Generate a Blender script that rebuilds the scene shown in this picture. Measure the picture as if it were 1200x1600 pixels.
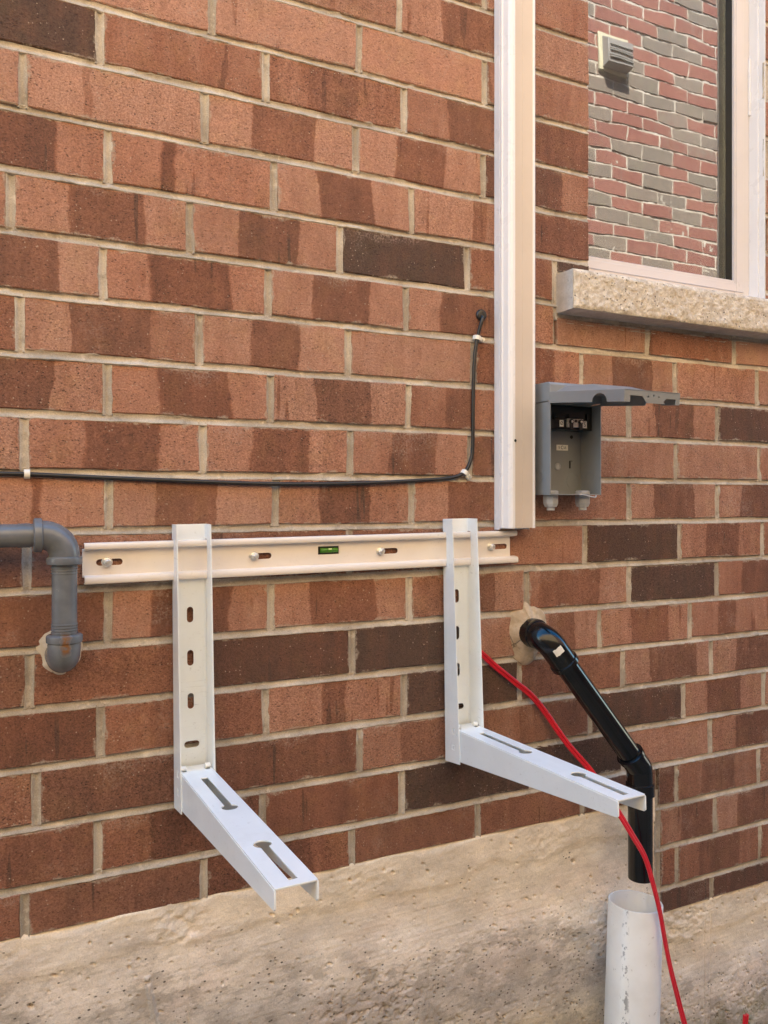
import bpy, math, random
import numpy as np
from mathutils import Vector, Matrix

for _o in list(bpy.data.objects):
    bpy.data.objects.remove(_o)
random.seed(7)
SC = bpy.context.scene
COL = SC.collection
R = math.radians

# ------------------------------------------------------------------ camera
EYE = 1.25            # camera height above the ground, metres
cam_data = bpy.data.cameras.new('camera')
cam = bpy.data.objects.new('camera', cam_data)
COL.objects.link(cam)
cam.location = (0.0, -1.3095, EYE)
cam.rotation_euler = (R(90), 0, -math.atan(625 / 1265.0))
cam_data.sensor_fit = 'VERTICAL'
cam_data.sensor_height = 36.0
cam_data.sensor_width = 27.0
cam_data.lens = 1265.0 / 1600.0 * 36.0
cam_data.shift_y = -21.0 / 1600.0
cam_data.clip_start = 0.02
cam_data.clip_end = 500
SC.camera = cam

# ------------------------------------------------------------------ sky, sun, exposure
SUN_EL, SUN_AZ = R(55), R(26)      # elevation; azimuth measured from +Y towards -X
world = bpy.data.worlds.new('World')
SC.world = world
world.use_nodes = True
wn = world.node_tree
wn.nodes.clear()
sky = wn.nodes.new('ShaderNodeTexSky')
sky.sky_type = 'NISHITA'
sky.sun_disc = False
sky.sun_elevation = SUN_EL
sky.sun_rotation = -SUN_AZ
sky.dust_density = 1.0
sky.air_density = 1.0
sky.ozone_density = 0.4
hsv = wn.nodes.new('ShaderNodeHueSaturation')
hsv.inputs['Hue'].default_value = 0.487
hsv.inputs['Saturation'].default_value = 1.5     # clear, deep blue summer sky
bg = wn.nodes.new('ShaderNodeBackground')
bg.inputs['Strength'].default_value = 0.15
wo = wn.nodes.new('ShaderNodeOutputWorld')
wn.links.new(sky.outputs[0], hsv.inputs['Color'])
wn.links.new(hsv.outputs[0], bg.inputs['Color'])
wn.links.new(bg.outputs[0], wo.inputs['Surface'])
sun_data = bpy.data.lights.new('sun', 'SUN')
sun_data.energy = 4.0
sun_data.angle = R(0.53)
sun_data.color = (1.0, 0.93, 0.83)
sun = bpy.data.objects.new('sun', sun_data)
COL.objects.link(sun)
sdir = Vector((-math.sin(SUN_AZ) * math.cos(SUN_EL), math.cos(SUN_AZ) * math.cos(SUN_EL), math.sin(SUN_EL)))
sun.rotation_euler = sdir.to_track_quat('Z', 'Y').to_euler()
sun.location = sdir * 30
SC.view_settings.view_transform = 'Standard'
SC.view_settings.look = 'None'
SC.view_settings.gamma = 1.0
SC.view_settings.use_curve_mapping = False
SC.view_settings.exposure = 2.75
SC.render.engine = 'CYCLES'
SC.cycles.max_bounces = 12
SC.cycles.diffuse_bounces = 6
SC.cycles.glossy_bounces = 5
SC.cycles.transparent_max_bounces = 12


# ------------------------------------------------------------------ numpy noise
def _hash(ix, iy, seed):
    h = (ix.astype(np.int64) * 374761393 + iy.astype(np.int64) * 668265263 + seed * 1442695041) & 0x7fffffff
    h = ((h ^ (h >> 13)) * 1274126177) & 0x7fffffff
    h = h ^ (h >> 16)
    return (h & 0xffff) / 65535.0


def vnoise(x, y, seed=0):
    """smooth value noise, roughly -1..1"""
    x = np.asarray(x, float); y = np.asarray(y, float)
    ix = np.floor(x); iy = np.floor(y)
    fx = x - ix; fy = y - iy
    fx = fx * fx * (3 - 2 * fx); fy = fy * fy * (3 - 2 * fy)
    a = _hash(ix, iy, seed); b = _hash(ix + 1, iy, seed)
    c = _hash(ix, iy + 1, seed); d = _hash(ix + 1, iy + 1, seed)
    return 2 * ((a * (1 - fx) + b * fx) * (1 - fy) + (c * (1 - fx) + d * fx) * fy) - 1


def fbm(x, y, seed=0, octaves=4):
    s = 0; a = 1.0; t = 0
    for i in range(octaves):
        s = s + a * vnoise(x * 2 ** i, y * 2 ** i, seed + 31 * i); t += a; a *= 0.5
    return s / t


# ------------------------------------------------------------------ object helpers
def tag(o, label=None, cat=None, group=None, kind=None):
    if label: o['label'] = label
    if cat: o['category'] = cat
    if group: o['group'] = group
    if kind: o['kind'] = kind
    return o


def thing(name, loc, label, cat, group=None, rot=(0, 0, 0)):
    o = bpy.data.objects.new(name, None)
    COL.objects.link(o)
    o.empty_display_size = 0.05
    o.location = loc
    o.rotation_euler = rot
    return tag(o, label, cat, group)


def grid_mesh(name, P):
    """P: (n, m, 3) array of points -> verts, quads"""
    n, m = P.shape[:2]
    idx = np.arange(n * m).reshape(n, m)
    q = np.stack([idx[:-1, :-1], idx[1:, :-1], idx[1:, 1:], idx[:-1, 1:]], -1).reshape(-1, 4)
    return P.reshape(-1, 3), q


def mesh_np(name, parts, material, parent=None, smooth=True):
    vs, fs, off = [], [], 0
    for v, f in parts:
        vs.append(v); fs.append(f + off); off += len(v)
    v = np.concatenate(vs); f = np.concatenate(fs)
    me = bpy.data.meshes.new(name)
    me.vertices.add(len(v)); me.vertices.foreach_set('co', v.astype(np.float32).ravel())
    me.loops.add(f.size); me.loops.foreach_set('vertex_index', f.astype(np.int32).ravel())
    me.polygons.add(len(f))
    me.polygons.foreach_set('loop_start', np.arange(0, f.size, 4, dtype=np.int32))
    me.polygons.foreach_set('use_smooth', np.full(len(f), smooth, dtype=bool))
    me.update(calc_edges=True); me.validate()
    me.materials.append(material)
    o = bpy.data.objects.new(name, me)
    COL.objects.link(o)
    if parent: o.parent = parent
    return o


def catmull(pts, per=10):
    pts = [Vector(p) for p in pts]
    P = [pts[0] * 2 - pts[1]] + pts + [pts[-1] * 2 - pts[-2]]
    out = []
    for i in range(1, len(P) - 2):
        p0, p1, p2, p3 = P[i - 1:i + 3]
        for k in range(per):
            t = k / per
            out.append(0.5 * ((2 * p1) + (p2 - p0) * t + (2 * p0 - 5 * p1 + 4 * p2 - p3) * t * t + (3 * p1 - p0 - 3 * p2 + p3) * t ** 3))
    out.append(pts[-1])
    return out


def arc_corner(a, b, c, r, n=10):
    """polyline a-b-c with the corner at b rounded to radius r"""
    a, b, c = Vector(a), Vector(b), Vector(c)
    u = (a - b).normalized(); w = (c - b).normalized()
    ang = u.angle(w)
    d = r / math.tan(ang / 2)
    p, q = b + u * d, b + w * d
    cen = b + (u + w).normalized() * (r / math.sin(ang / 2))
    out = []
    va, vb = (p - cen), (q - cen)
    tot = va.angle(vb)
    for i in range(n + 1):
        t = i / n
        out.append(cen + (va * math.sin((1 - t) * tot) + vb * math.sin(t * tot)) / math.sin(tot))
    return out


class MB:
    def __init__(self):
        self.v = []; self.f = []

    def add(self, verts, faces, M=None):
        o = len(self.v)
        self.v += [(M @ Vector(p)) if M else Vector(p) for p in verts]
        self.f += [tuple(i + o for i in f) for f in faces]
        return self

    def box(self, x0, x1, y0, y1, z0, z1, M=None):
        v = [(x, y, z) for z in (z0, z1) for y in (y0, y1) for x in (x0, x1)]
        f = [(0, 2, 3, 1), (4, 5, 7, 6), (0, 1, 5, 4), (2, 6, 7, 3), (0, 4, 6, 2), (1, 3, 7, 5)]
        return self.add(v, f, M)

    def prism(self, poly, t0, t1, M=None):
        """poly (a,b) extruded along the third axis: local (a, b, t)"""
        n = len(poly)
        v = [(a, b, t0) for a, b in poly] + [(a, b, t1) for a, b in poly]
        f = [tuple(range(n - 1, -1, -1)), tuple(range(n, 2 * n))]
        f += [(i, (i + 1) % n, n + (i + 1) % n, n + i) for i in range(n)]
        return self.add(v, f, M)

    def tube(self, pts, r, seg=16, caps=True, squash=None):
        pts = [Vector(p) for p in pts]
        n = len(pts)
        rr = r if isinstance(r, (list, tuple)) else [r] * n
        T = []
        for i in range(n):
            a = pts[max(i - 1, 0)]; b = pts[min(i + 1, n - 1)]
            T.append((b - a).normalized())
        up = Vector((0, 0, 1)) if abs(T[0].z) < 0.9 else Vector((0, -1, 0))
        N = (up - T[0] * up.dot(T[0])).normalized()
        v, f = [], []
        for i in range(n):
            N = (N - T[i] * N.dot(T[i])).normalized()
            B = T[i].cross(N)
            for k in range(seg):
                a = 2 * math.pi * k / seg
                v.append(pts[i] + (N * math.cos(a) + B * math.sin(a)) * rr[i])
        for i in range(n - 1):
            for k in range(seg):
                k2 = (k + 1) % seg
                f.append((i * seg + k, i * seg + k2, (i + 1) * seg + k2, (i + 1) * seg + k))
        if caps:
            f.append(tuple(range(seg - 1, -1, -1)))
            f.append(tuple((n - 1) * seg + k for k in range(seg)))
        return self.add(v, f)

    def lathe(self, prof, M=None, seg=24, cap0=True, cap1=True):
        """prof: (r, t) pairs, axis = local z"""
        v = [(r * math.cos(2 * math.pi * k / seg), r * math.sin(2 * math.pi * k / seg), t) for r, t in prof for k in range(seg)]
        f = []
        for i in range(len(prof) - 1):
            for k in range(seg):
                k2 = (k + 1) % seg
                f.append((i * seg + k, i * seg + k2, (i + 1) * seg + k2, (i + 1) * seg + k))
        if cap0: f.append(tuple(range(seg - 1, -1, -1)))
        if cap1: f.append(tuple((len(prof) - 1) * seg + k for k in range(seg)))
        return self.add(v, f, M)

    def plate(self, outline, holes=(), t=0.002, M=None, bev=0.0004):
        """sheet in local xy centred on z=0, with holes"""
        cu = bpy.data.curves.new('sheet', 'CURVE')
        cu.dimensions = '2D'; cu.fill_mode = 'BOTH'
        cu.extrude = max(t / 2 - bev, 1e-5); cu.bevel_depth = bev; cu.bevel_resolution = 1; cu.offset = -bev
        for loop in [outline] + list(holes):
            sp = cu.splines.new('POLY')
            sp.points.add(len(loop) - 1)
            for p, q in zip(sp.points, loop):
                p.co = (q[0], q[1], 0, 1)
            sp.use_cyclic_u = True
        ob = bpy.data.objects.new('sheet', cu)
        COL.objects.link(ob)
        dg = bpy.context.evaluated_depsgraph_get()
        me = bpy.data.meshes.new_from_object(ob.evaluated_get(dg))
        self.add([v.co.copy() for v in me.vertices], [tuple(p.vertices) for p in me.polygons], M)
        bpy.data.objects.remove(ob); bpy.data.curves.remove(cu); bpy.data.meshes.remove(me)
        return self

    def build(self, name, material, parent=None, smooth=True, angle=35, bevel=0, loc=None, weld=True):
        me = bpy.data.meshes.new(name)
        me.from_pydata([tuple(p) for p in self.v], [], self.f)
        me.validate(); me.update()
        if smooth:
            me.polygons.foreach_set('use_smooth', [True] * len(me.polygons))
            me.set_sharp_from_angle(angle=R(angle))
        me.materials.append(material)
        o = bpy.data.objects.new(name, me)
        COL.objects.link(o)
        if parent: o.parent = parent
        if loc: o.location = loc
        if bevel:
            m = o.modifiers.new('bevel', 'BEVEL')
            m.width = bevel; m.segments = 2; m.limit_method = 'ANGLE'; m.angle_limit = R(40)
        return o


def slot(cx, cy, w, h, n=7):
    """stadium outline w x h"""
    out = []
    if w >= h:
        r = h / 2; d = w / 2 - r
        for i in range(n): a = -math.pi / 2 + math.pi * i / (n - 1); out.append((cx + d + r * math.cos(a), cy + r * math.sin(a)))
        for i in range(n): a = math.pi / 2 + math.pi * i / (n - 1); out.append((cx - d + r * math.cos(a), cy + r * math.sin(a)))
    else:
        r = w / 2; d = h / 2 - r
        for i in range(n): a = math.pi * i / (n - 1); out.append((cx + r * math.cos(a), cy + d + r * math.sin(a)))
        for i in range(n): a = math.pi + math.pi * i / (n - 1); out.append((cx + r * math.cos(a), cy - d + r * math.sin(a)))
    return out


def circle(cx, cy, r, n=20):
    return [(cx + r * math.cos(2 * math.pi * i / n), cy + r * math.sin(2 * math.pi * i / n)) for i in range(n)]


def keyhole(x, y_slot, y_round, w, r, n=14):
    """narrow slot that ends in a round hole"""
    s = 1 if y_round > y_slot else -1
    a0 = math.asin(w / 2 / r)
    out = [(x - w / 2, y_slot), (x + w / 2, y_slot)]
    for i in range(n + 1):
        a = a0 + (2 * math.pi - 2 * a0) * i / n
        out.append((x + r * math.sin(a), y_round - s * r * math.cos(a)))
    return out


# ------------------------------------------------------------------ material helpers
class G:
    def __init__(self, name):
        self.m = bpy.data.materials.new(name)
        self.m.use_nodes = True
        self.t = self.m.node_tree
        self.bsdf = self.t.nodes['Principled BSDF']
        self.out = self.t.nodes['Material Output']

    def put(self, inp, v):
        if isinstance(v, bpy.types.NodeSocket): self.t.links.new(v, inp)
        elif v is not None:
            if isinstance(v, (tuple, list)) and inp.type == 'RGBA' and len(v) == 3: v = (*v, 1)
            inp.default_value = v

    def n(self, ty, out=0, ins=None, **props):
        nd = self.t.nodes.new('ShaderNode' + ty)
        for k, v in props.items(): setattr(nd, k, v)
        for k, v in (ins or {}).items(): self.put(nd.inputs[k], v)
        return nd.outputs[out]

    def math(self, op, a, b=None, c=None, clamp=False):
        nd = self.t.nodes.new('ShaderNodeMath'); nd.operation = op; nd.use_clamp = clamp
        for i, v in enumerate((a, b, c)):
            if v is not None: self.put(nd.inputs[i], v)
        return nd.outputs[0]

    def step(self, v, lo, hi, a=0.0, b=1.0):
        nd = self.t.nodes.new('ShaderNodeMapRange'); nd.interpolation_type = 'SMOOTHSTEP'
        for i, x in enumerate((v, lo, hi, a, b)): self.put(nd.inputs[i], x)
        return nd.outputs[0]

    def mixf(self, f, a, b):
        nd = self.t.nodes.new('ShaderNodeMix'); nd.data_type = 'FLOAT'
        for i, v in zip((0, 2, 3), (f, a, b)): self.put(nd.inputs[i], v)
        return nd.outputs[0]

    def mix(self, f, a, b, mode='MIX'):
        nd = self.t.nodes.new('ShaderNodeMix'); nd.data_type = 'RGBA'; nd.blend_type = mode
        for i, v in zip((0, 6, 7), (f, a, b)): self.put(nd.inputs[i], v)
        return nd.outputs[2]

    def noise(self, vec, scale, detail=3.0, rough=0.55, dist=0.0):
        return self.n('TexNoise', 0, {'Vector': vec, 'Scale': scale, 'Detail': detail, 'Roughness': rough, 'Distortion': dist})

    def voro(self, vec, scale, feature='F1', rnd=1.0):
        return self.n('TexVoronoi', 0, {'Vector': vec, 'Scale': scale, 'Randomness': rnd}, feature=feature)

    def scale(self, vec, s):
        return self.n('VectorMath', 0, {0: vec, 1: s}, operation='MULTIPLY')

    def ramp(self, fac, stops):
        nd = self.t.nodes.new('ShaderNodeValToRGB')
        el = nd.color_ramp.elements
        while len(el) < len(stops): el.new(0.5)
        for e, (p, c) in zip(el, stops): e.position = p; e.color = (*c, 1)
        self.t.links.new(fac, nd.inputs[0])
        return nd.outputs[0]

    def bump(self, h, strength, dist, normal=None):
        return self.n('Bump', 0, {'Strength': strength, 'Distance': dist, 'Height': h, 'Normal': normal})

    def set(self, color=None, rough=None, normal=None, metal=None, spec=None, **kw):
        for k, v in (('Base Color', color), ('Roughness', rough), ('Normal', normal), ('Metallic', metal), ('Specular IOR Level', spec)):
            if v is not None: self.put(self.bsdf.inputs[k], v)
        for k, v in kw.items(): self.put(self.bsdf.inputs[k.replace('_', ' ')], v)
        return self.m


def painted(name, col, rough=0.4, var=0.08, scale=18, dirt=0.0, dirt_col=(0.2, 0.16, 0.12), metal=0.0, bump=0.0, bscale=300, coat=0.0, spec=0.5, scuff=0.0):
    g = G(name)
    pos = g.n('NewGeometry', 'Position')
    a = g.noise(pos, scale, 4)
    c = g.mix(g.step(a, 0.3, 0.7), tuple(x * (1 - var) for x in col), tuple(min(1, x * (1 + var)) for x in col))
    if dirt:
        d = g.step(g.noise(pos, 130, 5, 0.7), 0.60, 0.70)
        d2 = g.step(g.noise(pos, 9, 3), 0.42, 0.66)
        c = g.mix(g.math('MULTIPLY', g.math('MULTIPLY', d, d2), dirt), c, dirt_col)
    if scuff:
        s1 = g.step(g.noise(g.scale(pos, (16, 30, 240)), 1.0, 3), 0.64, 0.72)
        s2 = g.step(g.noise(pos, 14, 3), 0.52, 0.64)
        c = g.mix(g.math('MULTIPLY', g.math('MULTIPLY', s1, s2), scuff), c, tuple(x * 0.6 for x in col))
        sm_ = g.step(g.noise(pos, 22, 5, 0.7), 0.55, 0.75)
        c = g.mix(g.math('MULTIPLY', sm_, scuff * 0.28), c, (0.50, 0.45, 0.38))
    r = g.mixf(g.noise(pos, scale * 2.3, 3), rough * 0.8, min(1, rough * 1.25))
    nrm = g.bump(g.noise(pos, bscale, 3), bump, 0.0006) if bump else None
    return g.set(c, r, nrm, metal, spec, Coat_Weight=coat)


def brick_material(name, stops, mortar, tint, smear=0.75, grain=1.0):
    g = G(name)
    geo = g.n('NewGeometry', 'Position')
    at = lambda s: g.n('Attribute', 'Fac', attribute_type='OBJECT', attribute_name=s)
    seed = at('seed')
    pos = g.n('VectorMath', 0, {0: geo, 1: g.n('CombineXYZ', 0, {0: g.math('MULTIPLY', seed, 7.3), 1: seed, 2: g.math('MULTIPLY', seed, 3.1)})}, operation='ADD')
    gen = g.n('TexCoord', 'Generated')
    sx = g.t.nodes.new('ShaderNodeSeparateXYZ'); g.put(sx.inputs[0], gen)
    u, v = sx.outputs[0], sx.outputs[2]
    rnd = g.n('ObjectInfo', 'Random')
    # flash bands: three tones with slightly wandering upright borders
    wob = g.math('ADD', g.math('MULTIPLY', g.math('SUBTRACT', g.noise(pos, 16, 1), 0.5), 0.055), g.math('MULTIPLY', g.math('SUBTRACT', g.noise(pos, 140, 2), 0.5), 0.014))
    lean = g.math('MULTIPLY', g.math('SUBTRACT', v, 0.5), g.math('MULTIPLY', g.math('SUBTRACT', g.math('FRACT', g.math('MULTIPLY', seed, 3.77)), 0.5), 0.055))
    mid = g.math('MULTIPLY', g.math('SUBTRACT', g.noise(pos, 48, 2), 0.5), 0.034)
    uu = g.math('ADD', g.math('ADD', u, g.math('ADD', wob, lean)), mid)
    soft = g.mixf(rnd, 0.004, 0.016)
    ca, cb = at('cut_a'), at('cut_b')
    tone = g.mixf(g.step(uu, g.math('SUBTRACT', ca, soft), g.math('ADD', ca, soft)), at('tone_a'), at('tone_b'))
    tone = g.mixf(g.step(uu, g.math('SUBTRACT', cb, soft), g.math('ADD', cb, soft)), tone, at('tone_c'))
    st = g.noise(g.scale(pos, (46, 10, 7)), 1.0, 3)                      # kiln streaks
    tone = g.math('ADD', tone, g.math('MULTIPLY', g.math('SUBTRACT', st, 0.5), 0.42))
    drip = g.step(g.noise(g.scale(pos, (75, 10, 6)), 1.0, 1), 0.66, 0.70)
    tone = g.math('ADD', tone, g.math('MULTIPLY', drip, g.math('MULTIPLY', g.step(g.noise(pos, 7, 1), 0.5, 0.62), 0.30)))
    tone = g.math('ADD', tone, g.math('MULTIPLY', g.math('SUBTRACT', g.noise(pos, 22, 3), 0.5), 0.30))
    tone = g.math('ADD', tone, 0.0, clamp=True)
    col = g.ramp(tone, stops)
    col = g.mix(g.math('MULTIPLY', rnd, 0.5), col, g.mix(1.0, col, tint, 'MULTIPLY'))
    # wire-cut grain, pits, pale specks
    mott = g.noise(pos, 38, 4, 0.65)
    col = g.mix(1.0, col, g.mix(mott, (0.80, 0.84, 0.86), (1.20, 1.16, 1.14)), 'MULTIPLY')
    col = g.mix(g.math('MULTIPLY', g.step(g.noise(pos, 19, 2), 0.5, 0.72), 0.35), col, g.mix(1.0, col, (0.95, 1.10, 0.90), 'MULTIPLY'))
    gr = g.math('ADD', g.math('MULTIPLY', g.step(g.noise(pos, 470, 3, 0.75), 0.26, 0.74), 0.62), g.math('MULTIPLY', g.step(g.noise(g.scale(pos, (1, 1, 1.3)), 250, 2, 0.6), 0.30, 0.70), 0.38))
    gam = g.mixf(g.math('FRACT', g.math('MULTIPLY', seed, 5.31)), 0.50, 1.0)       # some bricks are smoother than others
    col = g.mix(gam, col, g.mix(gr, (0.46, 0.43, 0.41), (1.54, 1.57, 1.59)), 'MULTIPLY')
    pit = g.math('MULTIPLY', g.math('SUBTRACT', 1.0, g.step(g.voro(g.scale(pos, (0.75, 1, 1.3)), 225), 0.20, 0.33)), g.step(g.noise(pos, 120, 2), 0.48, 0.60))
    col = g.mix(g.math('MULTIPLY', pit, g.math('MULTIPLY', gam, 0.78 * grain)), col, (0.03, 0.018, 0.012))
    spk = g.math('SUBTRACT', 1.0, g.step(g.voro(pos, 135), 0.10, 0.19))
    spk = g.math('MULTIPLY', spk, g.step(g.noise(pos, 36, 2), 0.50, 0.62))
    col = g.mix(g.math('MULTIPLY', spk, 0.7), col, (0.50, 0.38, 0.28))
    # pale bloom and mortar smears close to the joints
    um = g.math('MULTIPLY', g.math('MINIMUM', u, g.math('SUBTRACT', 1.0, u)), at('length'))
    vm = g.math('MULTIPLY', g.math('MINIMUM', v, g.math('SUBTRACT', 1.0, v)), at('height'))
    ed = g.math('MINIMUM', um, vm)
    reach = g.math('MULTIPLY', g.step(g.noise(pos, 24, 4, 0.7), 0.42, 0.78), 0.0105)
    sm = g.math('MULTIPLY', g.math('SUBTRACT', 1.0, g.step(ed, g.math('MULTIPLY', reach, 0.5), g.math('ADD', reach, 0.0012))), g.step(g.noise(pos, 190, 4, 0.7), 0.30, 0.62))
    col = g.mix(g.math('MULTIPLY', sm, smear), col, mortar)
    topw = g.math('MULTIPLY', g.step(v, 0.72, 0.98), 0.10)
    bl = g.math('MULTIPLY', g.step(g.math('ADD', g.noise(pos, 10, 4, 0.62), topw), 0.57, 0.74), g.step(g.noise(pos, 300, 3), 0.40, 0.68))
    col = g.mix(g.math('MULTIPLY', bl, 0.44), col, (0.48, 0.35, 0.28))
    h = g.math('SUBTRACT', g.math('ADD', g.math('MULTIPLY', gr, 0.8), g.math('MULTIPLY', g.noise(pos, 60, 2), 0.7)), g.math('MULTIPLY', pit, 0.9))
    nrm = g.bump(h, 0.75, 0.0016)
    return g.set(col, 0.88, nrm, 0, 0.25)


def mortar_material(name, lo, hi, spec=0.2):
    g = G(name)
    pos = g.n('NewGeometry', 'Position')
    c = g.mix(g.step(g.noise(pos, 8, 4), 0.35, 0.65), lo, hi)
    sand = g.noise(pos, 520, 3, 0.7)
    c = g.mix(1.0, c, g.mix(sand, (0.55, 0.55, 0.55), (1.42, 1.42, 1.42)), 'MULTIPLY')
    dk = g.step(g.noise(pos, 46, 4, 0.65), 0.52, 0.72)
    c = g.mix(g.math('MULTIPLY', dk, 0.5), c, tuple(x * 0.58 for x in lo))
    pl = g.step(g.noise(pos, 62, 4, 0.65), 0.56, 0.70)
    c = g.mix(g.math('MULTIPLY', pl, 0.45), c, tuple(min(0.75, x * 1.35) for x in hi))
    return g.set(c, 0.92, g.bump(g.math('ADD', sand, g.noise(pos, 90, 3)), 0.6, 0.0012), 0, spec)


# ------------------------------------------------------------------ materials
BRICK_STOPS = [(0.0, (0.43, 0.240, 0.165)), (0.36, (0.285, 0.134, 0.083)), (0.66, (0.178, 0.086, 0.056)), (1.0, (0.100, 0.062, 0.046))]
MORTAR_LO, MORTAR_HI = (0.36, 0.31, 0.25), (0.55, 0.485, 0.40)
M_BRICK = brick_material('flashed_brick', BRICK_STOPS, (0.45, 0.37, 0.28), (1.05, 0.86, 0.78))
M_MORTAR = mortar_material('buff_mortar', MORTAR_LO, MORTAR_HI)
NB_STOPS = [(0.0, (0.34, 0.140, 0.108)), (0.45, (0.27, 0.108, 0.086)), (0.7, (0.27, 0.21, 0.17)), (1.0, (0.225, 0.185, 0.155))]
M_NBRICK = brick_material('tumbled_red_brick', NB_STOPS, (0.6, 0.52, 0.45), (0.95, 0.95, 1.0), smear=0.5)
M_NMORTAR = mortar_material('pale_mortar', (0.50, 0.44, 0.37), (0.66, 0.60, 0.52))
M_WHITE = painted('white_powder_coat', (0.81, 0.835, 0.825), 0.30, 0.03, 14, dirt=0.4, dirt_col=(0.42, 0.39, 0.35), bump=0.05, bscale=900, coat=0.1, scuff=0.45)
M_CREAM = painted('cream_powder_coat', (0.80, 0.735, 0.675), 0.34, 0.02, 14, dirt=0.35, dirt_col=(0.45, 0.40, 0.33), bump=0.05, bscale=900, scuff=0.4)
M_VINYL = painted('cream_vinyl', (0.61, 0.52, 0.435), 0.30, 0.025, 12, dirt=0.25, dirt_col=(0.5, 0.44, 0.36), bump=0.03, bscale=60)
M_SASH = painted('white_window_vinyl', (0.69, 0.645, 0.63), 0.30, 0.02, 12, dirt=0.2, dirt_col=(0.5, 0.44, 0.4))
M_VINYLW = painted('white_vinyl', (0.83, 0.81, 0.80), 0.28, 0.02, 12, dirt=0.2, dirt_col=(0.5, 0.46, 0.4))
M_STEEL = painted('zinc_plated_steel', (0.80, 0.77, 0.70), 0.30, 0.08, 200, metal=0.75, dirt=0.3, dirt_col=(0.35, 0.3, 0.24))
M_BOX = painted('grey_enamel', (0.235, 0.245, 0.25), 0.38, 0.04, 20, dirt=0.25, dirt_col=(0.33, 0.29, 0.25), bump=0.12, bscale=700)
M_BLACKPLASTIC = painted('black_moulded_plastic', (0.012, 0.012, 0.013), 0.38, 0.1, 40)
M_LUG = painted('dull_terminal_metal', (0.55, 0.53, 0.50), 0.45, 0.1, 200, metal=0.8)
M_LABEL = painted('white_label', (0.82, 0.80, 0.74), 0.5, 0.02, 60)
M_INK = painted('black_ink', (0.015, 0.015, 0.015), 0.6, 0.0, 60)
M_GLAND = painted('grey_nylon', (0.42, 0.43, 0.45), 0.42, 0.04, 60)
M_CABLE = painted('black_cable_jacket', (0.016, 0.015, 0.015), 0.36, 0.15, 40, dirt=0.4, dirt_col=(0.10, 0.08, 0.06))
M_RED = painted('red_cable_jacket', (0.60, 0.012, 0.026), 0.30, 0.05, 30, coat=0.2)
M_CLIP = painted('white_clip_plastic', (0.75, 0.72, 0.64), 0.4, 0.05, 80)
M_SILLTOP = None


def gas_pipe_material():
    g = G('grey_painted_iron')
    pos = g.n('NewGeometry', 'Position')
    c = g.mix(g.step(g.noise(pos, 35, 4), 0.3, 0.7), (0.118, 0.127, 0.141), (0.156, 0.165, 0.178))
    # rust weep below the lower collar
    sx = g.t.nodes.new('ShaderNodeSeparateXYZ'); g.put(sx.inputs[0], pos)
    dx = g.math('ABSOLUTE', g.math('SUBTRACT', g.math('ADD', sx.outputs[0], g.math('MULTIPLY', g.math('SUBTRACT', g.noise(pos, 90, 2), 0.5), 0.010)), 0.1045))
    dz = g.math('ABSOLUTE', g.math('SUBTRACT', sx.outputs[2], 1.041))
    m = g.math('MULTIPLY', g.math('SUBTRACT', 1.0, g.step(dx, 0.002, 0.0075)), g.math('SUBTRACT', 1.0, g.step(dz, 0.008, 0.019)))
    m = g.math('MULTIPLY', m, g.step(g.noise(pos, 160, 3), 0.30, 0.6))
    c = g.mix(m, c, (0.20, 0.085, 0.025))
    chip = g.step(g.noise(pos, 120, 4, 0.7), 0.68, 0.74)
    c = g.mix(g.math('MULTIPLY', chip, 0.5), c, (0.34, 0.34, 0.33))
    return g.set(c, g.mixf(m, 0.27, 0.8), g.bump(g.noise(pos, 160, 4), 0.25, 0.0007), 0.0, 0.5)


M_GAS = gas_pipe_material()


def abs_material():
    g = G('black_drain_plastic')
    pos = g.n('NewGeometry', 'Position')
    c = g.mix(g.step(g.noise(pos, 25, 4), 0.4, 0.7), (0.004, 0.004, 0.005), (0.009, 0.009, 0.009))
    dust_haze = g.math('MULTIPLY', g.step(g.noise(pos, 190, 4, 0.7), 0.68, 0.75), 0.22)
    c = g.mix(dust_haze, c, (0.16, 0.14, 0.12))
    return g.set(c, g.mixf(g.noise(pos, 30, 4), 0.10, 0.24), g.bump(g.noise(pos, 40, 2), 0.08, 0.001), 0, 0.5)


M_ABS = abs_material()


def pvc_material():
    g = G('white_sewer_pvc')
    pos = g.n('NewGeometry', 'Position')
    obj = g.n('TexCoord', 'Object')
    sx = g.t.nodes.new('ShaderNodeSeparateXYZ'); g.put(sx.inputs[0], obj)
    ang = g.math('ARCTAN2', sx.outputs[1], sx.outputs[0])
    c = g.mix(g.step(g.noise(pos, 12, 4), 0.35, 0.7), (0.78, 0.765, 0.72), (0.70, 0.675, 0.625))
    band = g.math('SUBTRACT', 1.0, g.step(g.math('ABSOLUTE', g.math('ADD', ang, 2.50)), 0.10, 0.40))
    spots = g.step(g.noise(g.scale(pos, (1, 1, 0.6)), 85, 4, 0.72), 0.53, 0.60)
    c = g.mix(g.math('MULTIPLY', g.math('MULTIPLY', spots, band), 0.75), c, (0.16, 0.155, 0.15))
    sp2 = g.math('MULTIPLY', g.step(g.noise(pos, 60, 5, 0.75), 0.63, 0.69), 0.45)
    c = g.mix(sp2, c, (0.30, 0.26, 0.21))
    low = g.math('SUBTRACT', 1.0, g.step(g.math('ADD', sx.outputs[2], g.math('MULTIPLY', g.noise(pos, 20, 3), 0.1)), 0.1, 0.26))
    c = g.mix(g.math('MULTIPLY', low, 0.5), c, (0.42, 0.36, 0.28))
    return g.set(c, 0.33, g.bump(g.noise(pos, 30, 3), 0.06, 0.001), 0, 0.5)


M_PVC = pvc_material()


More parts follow.
